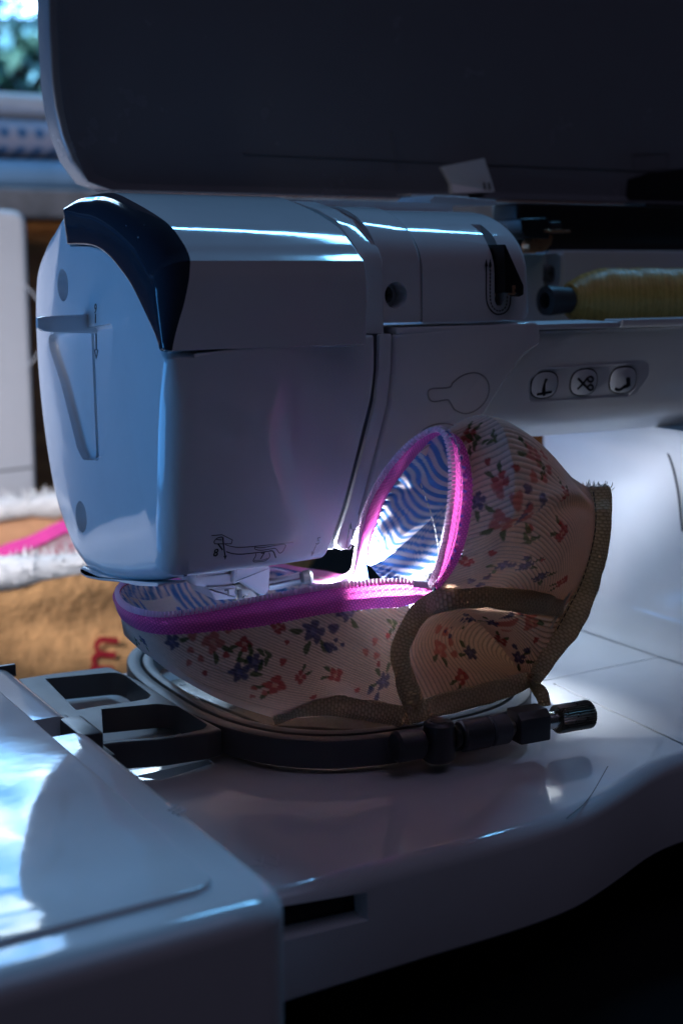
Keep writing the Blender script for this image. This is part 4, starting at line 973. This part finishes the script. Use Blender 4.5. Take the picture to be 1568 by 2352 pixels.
            for k in range(3): blob(C, D, off(.0028, a0 + k * 2.1), .0017 * s, a0 + k, .85, PAL['b'])
        elif kind == 'd': blob(C, D, at, .0019 * s, a0, .85, PAL['r'])
    def panel(name, G, motifs, ribdir, period=.00225, amp=.0007, fill=7):
        n = normals(G); uv = uvmm(G); c = uv[..., ribdir]
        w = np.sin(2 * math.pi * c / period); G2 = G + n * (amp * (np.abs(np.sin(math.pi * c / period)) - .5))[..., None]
        C = BASE * (1 - .55 * (1 - np.abs(np.sin(math.pi * c / period)))[..., None] ** 2); pj = proj(G)  # rib valleys darkened in the colour so the relief shows in flat light
        for x, y, k, s in motifs:
            d = np.sum((pj - np.array([x, y])) ** 2, axis=2); i = np.unravel_index(np.argmin(d), d.shape)
            if d[i] < 900:
                e1 = G[i[0], min(i[1] + 2, G.shape[1] - 1)] - G[i[0], max(i[1] - 2, 0)]; e1 /= np.linalg.norm(e1); e2 = np.cross(n[i], e1); rel = G - G[i]
                motif(C, np.stack([rel @ e1 + np.where(np.abs(rel @ n[i]) > .012, 1.0, 0.0), rel @ e2], -1), (0.0, 0.0), k, s * 1.08, x * 31 + y * 17)
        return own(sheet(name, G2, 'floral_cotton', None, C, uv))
    # front panel A
    top = Q1[12:222][::-1]          # left -> right
    bot = c3([(430, 1540, -.045), (540, 1592, -.058), (640, 1650, -.066), (760, 1622, -.078), (860, 1628, -.082), (948, 1632, -.083)], 60)
    lef = np.vstack([top[:1], c3([(284, 1455, -.022), (340, 1503, -.034), (430, 1540, -.045)], 30)]); lef = resample(lef, 60)
    rig = np.vstack([top[-1:], c3([(940, 1420, -.086), (910, 1480, -.085), (925, 1560, -.084), (948, 1632, -.083)], 40)]); rig = resample(rig, 60)
    m, n = 190, 430
    G = coons(top, bot, lef, rig, m, n); u = np.linspace(0, 1, n)[None, :]; v = np.linspace(0, 1, m)[:, None]
    b = (np.sin(np.pi * v) ** .8) * (np.sin(np.pi * u) ** .6) * np.clip(u * 2.2, 0, 1)
    G = G + np.array([-.05, -.95, .05]) * (.009 * b)[..., None]
    wr = .0022 * np.sin(u * 21 + 4 * v + .8 * np.sin(u * 9)) * v ** 1.4 + .0026 * np.exp(-((u - .30 - .22 * v) / .025) ** 2) * v + .0009 * np.sin(u * 47 - 6 * v) * v ** 2 + .0016 * np.exp(-((u - .52 - .1 * v) / .03) ** 2) * v ** 1.5 - .0014 * np.exp(-((u - .80 + .1 * v) / .04) ** 2) * v
    G = G + np.array([0, -1, 0]) * (wr * np.sin(np.pi * v) ** .5)[..., None]
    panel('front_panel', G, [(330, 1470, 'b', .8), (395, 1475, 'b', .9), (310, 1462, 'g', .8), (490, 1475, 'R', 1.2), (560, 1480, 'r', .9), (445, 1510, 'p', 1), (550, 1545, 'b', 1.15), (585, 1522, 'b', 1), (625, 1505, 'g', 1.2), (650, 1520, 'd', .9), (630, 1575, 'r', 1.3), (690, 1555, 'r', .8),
          (720, 1450, 'B', 1.35), (640, 1440, 'r', .9), (775, 1480, 'k', .6), (855, 1492, 'p', 1.2), (770, 1550, 'r', .9), (790, 1404, 'B', 1.1), (880, 1565, 'B', 1.1), (868, 1525, 'd', .7), (820, 1585, 'd', .7), (912, 1430, 'g', 1), (470, 1545, 'd', .7), (520, 1505, 'd', .8), (720, 1600, 'd', .9), (590, 1590, 'p', 1), (890, 1460, 'd', .7), (660, 1475, 'd', .6)], 0)
    # underside of the bag (closes the volume behind the diagonal)
    e1 = np.vstack([lef, bot[1:]]); e1 = resample(e1, 90)
    e2 = resample(np.array([[-.06, .03, .05], [-.035, .02, .012], [-.01, -.01, .006], [.03, -.03, .006], [.045, -.06, .006]]), 90)
    G = np.array([e1 + (e2 - e1) * s + np.array([0, 0, -.003]) * math.sin(s * math.pi) for s in np.linspace(0, 1, 30)])
    own(sheet('under_panel', G, 'floral_cotton', None, np.broadcast_to(BASE, G.shape).copy(), uvmm(G)))
    # back panel from rear zipper edge to the hoop
    bt = np.vstack([Q1[222:], Q2[:70]]); bt = resample(bt, 80); bb = resample(np.array([[-.075, .0, .03], [-.06, .03, .02], [-.02, .05, .0155], [.02, .04, .0155], [.03, .01, .0155]]), 80)
    G = np.array([bt + (bb - bt) * s + np.array([0, .008, 0]) * math.sin(s * math.pi) for s in np.linspace(0, 1, 30)])
    own(sheet('back_panel', G, 'floral_cotton', None, np.broadcast_to(BASE, G.shape).copy(), uvmm(G)))
    # flap body B: right of the upper zipper
    lef = resample(Q2[186:], 80)     # top -> bottom along the right zipper tape
    topc = np.vstack([lef[:1], c3([(1045, 976, -0.0780), (1095, 984, -0.0760), (1180, 1024, -0.0740), (1262, 1068, -0.0720), (1358, 1126, -0.0720)], 50)])
    Rr = c3([(1358, 1126, -0.0720), (1364, 1190, -0.0800), (1354, 1260, -0.0860), (1328, 1340, -0.0880), (1298, 1392, -0.0880)], 60)
    botc = np.vstack([lef[-1:], c3([(1040, 1362, -0.1020), (1110, 1350, -0.1050), (1180, 1352, -0.1020), (1298, 1392, -0.0880)], 50)])
    m, n = 330, 300
    G = coons(topc, botc, lef, Rr, m, n); u = np.linspace(0, 1, n)[None, :]; v = np.linspace(0, 1, m)[:, None]
    b = np.sin(np.pi * np.clip(v, 0, 1)) ** .75 * np.sin(np.pi * u) ** .7
    G = G + np.array([-.25, -.93, .12]) * (.017 * b)[..., None]
    ln = v - (.62 - .50 * (u - .1)); ln2 = v - (.30 - .22 * u); wr = .0022 * np.exp(-(ln2 / .035) ** 2) * np.sin(np.pi * u) * u - .0018 * np.exp(-((ln2 - .08) / .045) ** 2) * np.sin(np.pi * u) + .0042 * np.exp(-(ln / .040) ** 2) * np.sin(np.pi * u) - .0030 * np.exp(-((ln - .09) / .05) ** 2) * np.sin(np.pi * u) + .0016 * np.exp(-((u - .16) / .05) ** 2) * np.sin(np.pi * v) + .0008 * np.sin(9 * u + 14 * v) * np.sin(np.pi * u) * np.sin(np.pi * v)
    G = G + np.array([-.2, -1, 0]) * wr[..., None]
    panel('flap_panel', G, [(1075, 1000, 'r', 1), (1105, 1005, 'g', 1.4), (1140, 1015, 'g', 1), (1225, 1045, 'R', 1.4), (1250, 1070, 'g', 1.1), (1150, 1105, 'r', 1.1), (1185, 1075, 'd', .9), (1225, 1145, 'k', 1.35), (1300, 1135, 'r', .9), (1155, 1205, 'R', 1.5), (1215, 1215, 'd', 1), (1290, 1225, 'r', 1.2), (1200, 1250, 'g', 1.4),
          (1130, 1270, 'd', 1), (1155, 1297, 'b', 1), (1205, 1300, 'B', 1.1), (1240, 1325, 'b', 1.1), (1100, 1335, 'k', 1.2), (1290, 1335, 'r', 1), (1095, 1150, 'b', 1), (1070, 1290, 'r', .9), (1245, 1285, 'd', .7), (1285, 1200, 'd', .7), (1120, 1060, 'd', .8)], 1, .0023)
    # back of the flap
    tp = resample(topc, 60); rr_ = resample(Rr, 60); lb_ = np.stack([np.linspace(tp[0][k], lef[-1][k], 60) for k in range(3)], 1) + np.array([.036, .030, 0]) * np.sin(np.linspace(0, np.pi, 60))[:, None]
    G = coons(tp, np.stack([np.linspace(lb_[-1][k], rr_[-1][k], 60) for k in range(3)], 1), lb_, rr_, 60, 60)
    uu = np.linspace(0, 1, 60); G = G + np.array([.1, .9, .1]) * (.014 * np.sin(np.pi * uu)[None, :] * np.sin(np.pi * uu)[:, None])[..., None]
    own(sheet('flap_back', G, 'floral_cotton', None, np.broadcast_to(BASE, G.shape).copy(), uvmm(G)))
    # lower right panel C (below the middle binding) and tucked pocket D
    C_top = c3([(1010, 1388, -0.0960), (1080, 1372, -0.1000), (1180, 1380, -0.0960), (1302, 1394, -0.0880)], 60)
    C_rig = c3([(1302, 1394, -0.0880), (1282, 1450, -0.0880), (1248, 1520, -0.0890), (1226, 1558, -0.0890)], 60)
    C_lef = c3([(1010, 1388, -0.0960), (1060, 1400, -0.0860), (1110, 1440, -0.0780), (1150, 1485, -0.0780), (1190, 1535, -0.0840)], 60)
    C_bot = c3([(1190, 1535, -0.0840), (1195, 1544, -0.0870), (1226, 1558, -0.0890)], 20)
    G = coons(C_top, C_bot, C_lef, C_rig, 190, 190); u = np.linspace(0, 1, 190)[None, :]; v = np.linspace(0, 1, 190)[:, None]
    G = G + np.array([-.1, -.9, .1]) * (.009 * np.sin(np.pi * u) * np.sin(np.pi * v))[..., None]
    panel('gusset_panel', G, [(1185, 1402, 'k', 1), (1220, 1425, 'R', 1.3), (1150, 1470, 'r', 1), (1190, 1510, 'B', .9), (1230, 1470, 'd', .9), (1130, 1430, 'b', .9)], 1, .0023)
    D_top = c3([(985, 1388, -.086), (1060, 1384, -.084), (1130, 1408, -.080), (1190, 1468, -.080), (1216, 1548, -.0815)], 60)
    D_bot = c3([(975, 1612, -.084), (1040, 1600, -.083), (1110, 1584, -.082), (1205, 1562, -.082)], 60)
    D_lef = c3([(985, 1388, -.086), (945, 1450, -.081), (930, 1510, -.081), (975, 1612, -.084)], 60)
    D_rig = c3([(1216, 1548, -.0815), (1210, 1555, -.0818), (1205, 1562, -.082)], 20)
    G = coons(D_top, D_bot, D_lef, D_rig, 190, 220); u = np.linspace(0, 1, 220)[None, :]; v = np.linspace(0, 1, 190)[:, None]
    fold = np.clip(.35 - v, 0, 1) * 2
    G = G + np.array([0, .9, .1]) * (.010 * np.sin(np.pi * u) * np.sin(np.pi * np.clip(v * 1.3, 0, 1)))[..., None]
    panel('tucked_panel', G, [(1010, 1490, 'R', 1.2), (1080, 1500, 'b', 1), (1060, 1425, 'b', .8), (1085, 1420, 'B', .9), (1060, 1555, 'r', 1), (1030, 1450, 'k', .7)], 0)
    # unseen sheet added behind gusset and tuck to stop light leaking through
    G = coons(c3([(975, 1380, -.078), (1130, 1366, -.084), (1306, 1386, -.078)], 40), c3([(962, 1622, -.080), (1080, 1600, -.080), (1226, 1572, -.081)], 40), c3([(975, 1380, -.078), (925, 1500, -.076), (962, 1622, -.080)], 40), c3([(1306, 1386, -.078), (1285, 1460, -.079), (1226, 1572, -.081)], 40), 40, 40)
    G = G + np.array([0, .012, 0]) * np.sin(np.linspace(0, np.pi, 40))[None, :, None] * np.sin(np.linspace(0, np.pi, 40))[:, None, None]
    own(sheet('gusset_leak_blocker', G, 'lining_cotton', None, np.broadcast_to(np.array([.62, .52, .44]), G.shape).copy(), uvmm(G)))
    # ---- binding tapes
    def binding(name, ctrl, w, t=.0022, roll=0.0, crump=.4, face=None):
        c = c3(ctrl, 90); tt = np.gradient(c, axis=0); tt /= np.linalg.norm(tt, axis=1)[:, None]; view = CAM - c; view /= np.linalg.norm(view, axis=1)[:, None]
        s = np.cross(tt, view); s /= np.linalg.norm(s, axis=1)[:, None]; nn = np.cross(s, tt)
        al = np.r_[0, np.cumsum(np.linalg.norm(np.diff(c, axis=0), axis=1))]; k = 20; G = []; uv = []
        w = np.interp(np.linspace(0, 1, 90), np.linspace(0, 1, len(w)), w) if not np.isscalar(w) else np.full(90, w)
        for j in range(k + 1):
            a = 2 * math.pi * j / k; ca, sa = math.cos(a), math.sin(a)
            jit = np.array([noise.noise(Vector((al[i] * 120, ca * 1.2 + roll, sa + 3))) for i in range(90)])
            G.append(c + s * (w * .46 * math.copysign(abs(ca) ** .55, ca) * (1 + .16 * jit))[:, None] + nn * (t / 2 * math.copysign(abs(sa) ** .8, sa) + crump * .004 * jit)[:, None])
            uv.append(np.stack([al, np.full(90, (math.asin(max(-1, min(1, ca)))) * .004)], 1))
        return own(sheet(name, np.array(G), 'binding_tape', None, uv=np.array(uv)))
    binding('edge_binding', [(1372, 1122, -0.0740), (1376, 1190, -0.0810), (1366, 1270, -0.0880), (1342, 1360, -0.0910), (1310, 1430, -0.0920), (1268, 1490, -0.0920), (1240, 1540, -0.0930), (1226, 1562, -0.0940)], [.0108, .0112, .0108, .0105, .011, .0115, .0095, .006], .003)
    binding('loop_binding', [(1288, 1398, -0.0910), (1230, 1386, -0.1000), (1150, 1374, -0.1060), (1070, 1374, -0.1060), (1010, 1380, -0.1020), (965, 1405, -0.0905), (935, 1450, -0.0885), (918, 1500, -0.0885), (930, 1560, -0.0885), (952, 1620, -0.0885)], [.0075, .0095, .0105, .0095, .0085, .0095, .0085, .008, .0085, .010], .0026, 5)
    binding('bottom_binding', [(632, 1650, -0.0695), (680, 1628, -0.0780), (760, 1620, -0.0835), (850, 1632, -0.0875), (925, 1646, -0.0895)], [.005, .008, .0085, .009, .0085], .0032, 9)
    binding('bottom_binding', [(930, 1642, -0.0885), (1000, 1622, -0.0865), (1090, 1600, -.0870), (1160, 1580, -.0880), (1215, 1560, -.0890)], [.009, .0095, .0095, .0095, .007], .0034, 13)
    binding('binding_tail', [(1222, 1552, -0.0950), (1228, 1575, -0.0900), (1244, 1595, -0.0930), (1250, 1622, -0.0945)], [.005, .004, .0065, .0055], .0018, 17)
    # frayed end of the edge binding
    a = P(1372, 1122, Y=lean(1372, 1122, -.074)); ms = []
    for i in range(70):
        q = a + rt * random.uniform(-.0055, .0055) + np.array([0, random.uniform(-.001, .001), random.uniform(-.0015, .0005)]); e = q + np.array([random.gauss(0, .0012), random.gauss(0, .0008), random.uniform(.0005, .0035)]); ms.append(tube([q, (q + e) / 2 + rng.normal(size=3) * .0003, e], [.00022, .0002, .0001], 4))
    o = own(obj('frayed_threads', joinm(*ms), 'pale_thread', None, 180)); o['kind'] = 'stuff'
    pip = c3([(1344, 1130, -0.0745), (1350, 1190, -0.0825), (1340, 1262, -0.0890), (1316, 1340, -0.0915), (1288, 1394, -0.0918), (1258, 1450, -0.0910)], 60)
    own(obj('seam_piping', tube(pip, .00075, 8), 'pale_thread', None, 180))
    vw = CAM - pip; vw /= np.linalg.norm(vw, axis=1)[:, None]
    stitches('binding_stitching', pip + rt * .0032 + vw * .0026, None, .0028, r=.00028, mat='dark_thread')
    # ---- lining: upper flap cup and lower bag bowl
    BL, WH = np.array([.05, .19, .52]), np.array([.74, .72, .80])
    def stripes(q, period, duty=.52):
        w = np.abs(((q / period) % 1) - .5) * 2; t = np.clip((w - duty) / .22 + .5, 0, 1)[..., None]; return BL * (1 - t) + WH * t
    def cup(name, loop, cen, depth, qf, period, gather=.0012, rings=60, pw=2.2):
        loop = resample(np.vstack([loop, loop[:1]]), 361); G = []
        ph = np.linspace(0, 2 * math.pi, 361); near_top = np.clip(1 - (loop[:, 2].max() - loop[:, 2]) / .022, 0, .9) if depth[2] >= 0 else np.zeros(361)
        for k in range(rings):
            t = k / (rings - 1); g = t ** pw; h = math.sin(t * math.pi / 2) ** .8
            q = loop + (cen - loop) * g + depth[None] * h * (1 - (1 - t) * near_top)[:, None]
            nz = np.array([noise.noise(Vector((math.cos(a) * 2.2 + t, math.sin(a) * 2.2, t * 2.5))) for a in ph]); out_ = (loop - cen); out_ /= np.linalg.norm(out_, axis=1)[:, None]
            amp = gather * np.sin(ph * 58) * np.exp(-((t - .10) / .09) ** 2) * (t > 0) + .0042 * nz * math.sin(t * math.pi) + .0010 * np.sin(ph * 13 + 5 * t) * math.sin(t * math.pi) ** 2
            G.append(q + out_ * amp[:, None])
        G = np.array(G); return own(sheet(name, G, 'lining_cotton', None, stripes(qf(G), period), uvmm(G)))
    mid = (T2 + Q2) / 2; upl = np.vstack([mid[128:256], np.array([P(950, 1345, Y=-.07), P(880, 1335, Y=-.05), P(850, 1300, Y=-.034)])])
    cen = upl.mean(0); 
    cup('flap_lining', upl, cen + np.array([.008, 0, .0]), np.array([.020, .013, .0]), lambda G: G[..., 2] * .94 + G[..., 0] * .36 + .003 * np.sin(G[..., 0] * 160) + G[..., 1] * .1, .0029, .0015)
    lw = np.vstack([Q1[6:], T2[6:92], np.array([P(850, 1330, Y=-.03), P(930, 1338, Y=-.06)])])
    lw = np.vstack([T1[8:] + (Q1 - T1)[8:] * .5, T2[6:92] + (Q2 - T2)[6:92] * .5, np.array([P(845, 1335, Y=-.015), P(930, 1335, Y=-.035), P(1000, 1345, Y=-.06)])])
    cen = lw.mean(0); cup('bag_lining', lw, cen + np.array([.012, 0, 0]), np.array([.006, .006, -.034]), lambda G: G[..., 0] * .95 + G[..., 1] * .2 + .003 * np.sin(G[..., 2] * 150), .0046, .001, 60, 1.15)
    bw = resample(Q2[78:128], 60); G = np.array([bw + np.array([.012 * s_, .006 * math.sin(s_ * 3) - .012 * s_, -.046 * s_]) for s_ in np.linspace(0, 1, 40)])
    own(sheet('lining_back', G, 'lining_cotton', None, stripes(G[..., 0] * .9 + G[..., 2] * .3, .0060), uvmm(G)))
    # stitched seam inside the flap
    sm = c3([(965, 1110, -.063), (985, 1165, -.066), (1000, 1220, -.070), (1008, 1275, -.072)], 40); stitches('lining_seam', sm, None, .0026, r=.0003)
    # sewn-in white label
    lab = [P(1012, 1300, Y=-.080), P(1000, 1338, Y=-.079), P(925, 1343, Y=-.066), P(905, 1348, Y=-.066)]
    la, lb2, lc, ld = P(1016, 1284, Y=-.097), P(1000, 1350, Y=-.095), P(938, 1326, Y=-.080), P(902, 1350, Y=-.078)
    G = np.array([[la + (lc - la) * s + (lb2 + (ld - lb2) * s - la - (lc - la) * s) * t + np.array([0, -.0015, 0]) * math.sin(t * 3.14) for s in np.linspace(0, 1, 20)] for t in np.linspace(0, 1, 14)])
    o = own(sheet('care_label', G, 'label_satin', None, np.broadcast_to(np.array([.72, .74, .82]), G.shape).copy()))
    ex = (lc - la) / np.linalg.norm(lc - la); nz_ = np.cross(ex, lb2 - la); nz_ /= np.linalg.norm(nz_); 
    if nz_ @ (CAM - la) < 0: nz_ = -nz_
    ey = np.cross(nz_, ex)
    for s_, tpos in (('ply', .42), ('se', .80)):
        w = la + (lc - la) * tpos * .92 + (lb2 - la) * .42 + nz_ * .0012; tx = text(s_, .0052, w, ex, ey, 'print_ink', None, 'label_text', .1); place(tx, K)
pouch()

# ---- lamps of the machine itself, and an added fill for the lining
def spot(name, loc, tgt, size, col, power, spread=160):
    return area(name, loc, tgt, size, size, col, power, spread)
spot('needle_lamp', (.008, -.028, .0785), (.002, -.036, .0), .010, (.84, .92, 1.0), 1.25, 120)
spot('lining_fill_lamp', (-.024, -.044, .0765), (.040, -.086, .080), .010, (.80, .86, 1.0), .85, 150)  # added fill with no lens of its own, brightens the flap lining
spot('arm_lamp', (.158, .028, .1102), (.150, .005, .0), .014, (.70, .86, 1.0), .020, 128)
obj('arm_lamp_lens', box(.147, .176, .026, .034, .1108, .1130, .0004), 'led_lens', M)

# ---- dust specks and lint on the glossy shells
def dust(name, parent, pts, nrm, smin=.00008, smax=.00022):
    n_ = np.array(nrm, float); a_ = np.cross(n_, (.3, .5, .8)); a_ /= np.linalg.norm(a_); b_ = np.cross(n_, a_); v = []; f = []
    for p in pts:
        r = rng.uniform(smin, smax) * (2.2 if rng.random() < .06 else 1); e = rng.uniform(.5, 1); k0 = len(v); q = rng.uniform(0, 6.28)
        for k in range(5):
            w = q + k * 1.2566; v.append(np.array(p) + n_ * .00008 + a_ * r * math.cos(w) + b_ * r * e * math.sin(w))
        v.append(np.array(p) + n_ * .0002); f += [(k0 + k, k0 + (k + 1) % 5, k0 + 5) for k in range(5)]
    o = obj(name, mesh(v, f), 'lint', None, 0); o['kind'] = 'stuff'
    if parent.location.length > 0: place(o, parent)
    else: o.parent = parent
plastic('lint', (.75, .74, .72), .9)
dust('dust_specks', M, [(rng.uniform(-.10, .16), rng.uniform(-.158, -.10), 0) for _ in range(260)] + [(rng.uniform(.09, .19), rng.uniform(-.13, .03), 0) for _ in range(120)], (0, 0, 1))
dust('dust_specks', M, [(XF, y, z) for y, z in zip(rng.uniform(-.045, .075, 150), .10 + .11 * rng.random(150) ** .6) if not (y > .0 and .11 < z < .176)], (-1, 0, 0))
U_ = bpy.data.objects['embroidery_unit']
dust('dust_specks', U_, [(rng.uniform(-.26, -.15), rng.uniform(-.20, .1), .0284) for _ in range(150)] + [(rng.uniform(-.146, -.139), rng.uniform(-.2, .1), .0268) for _ in range(40)], (0, 0, 1))
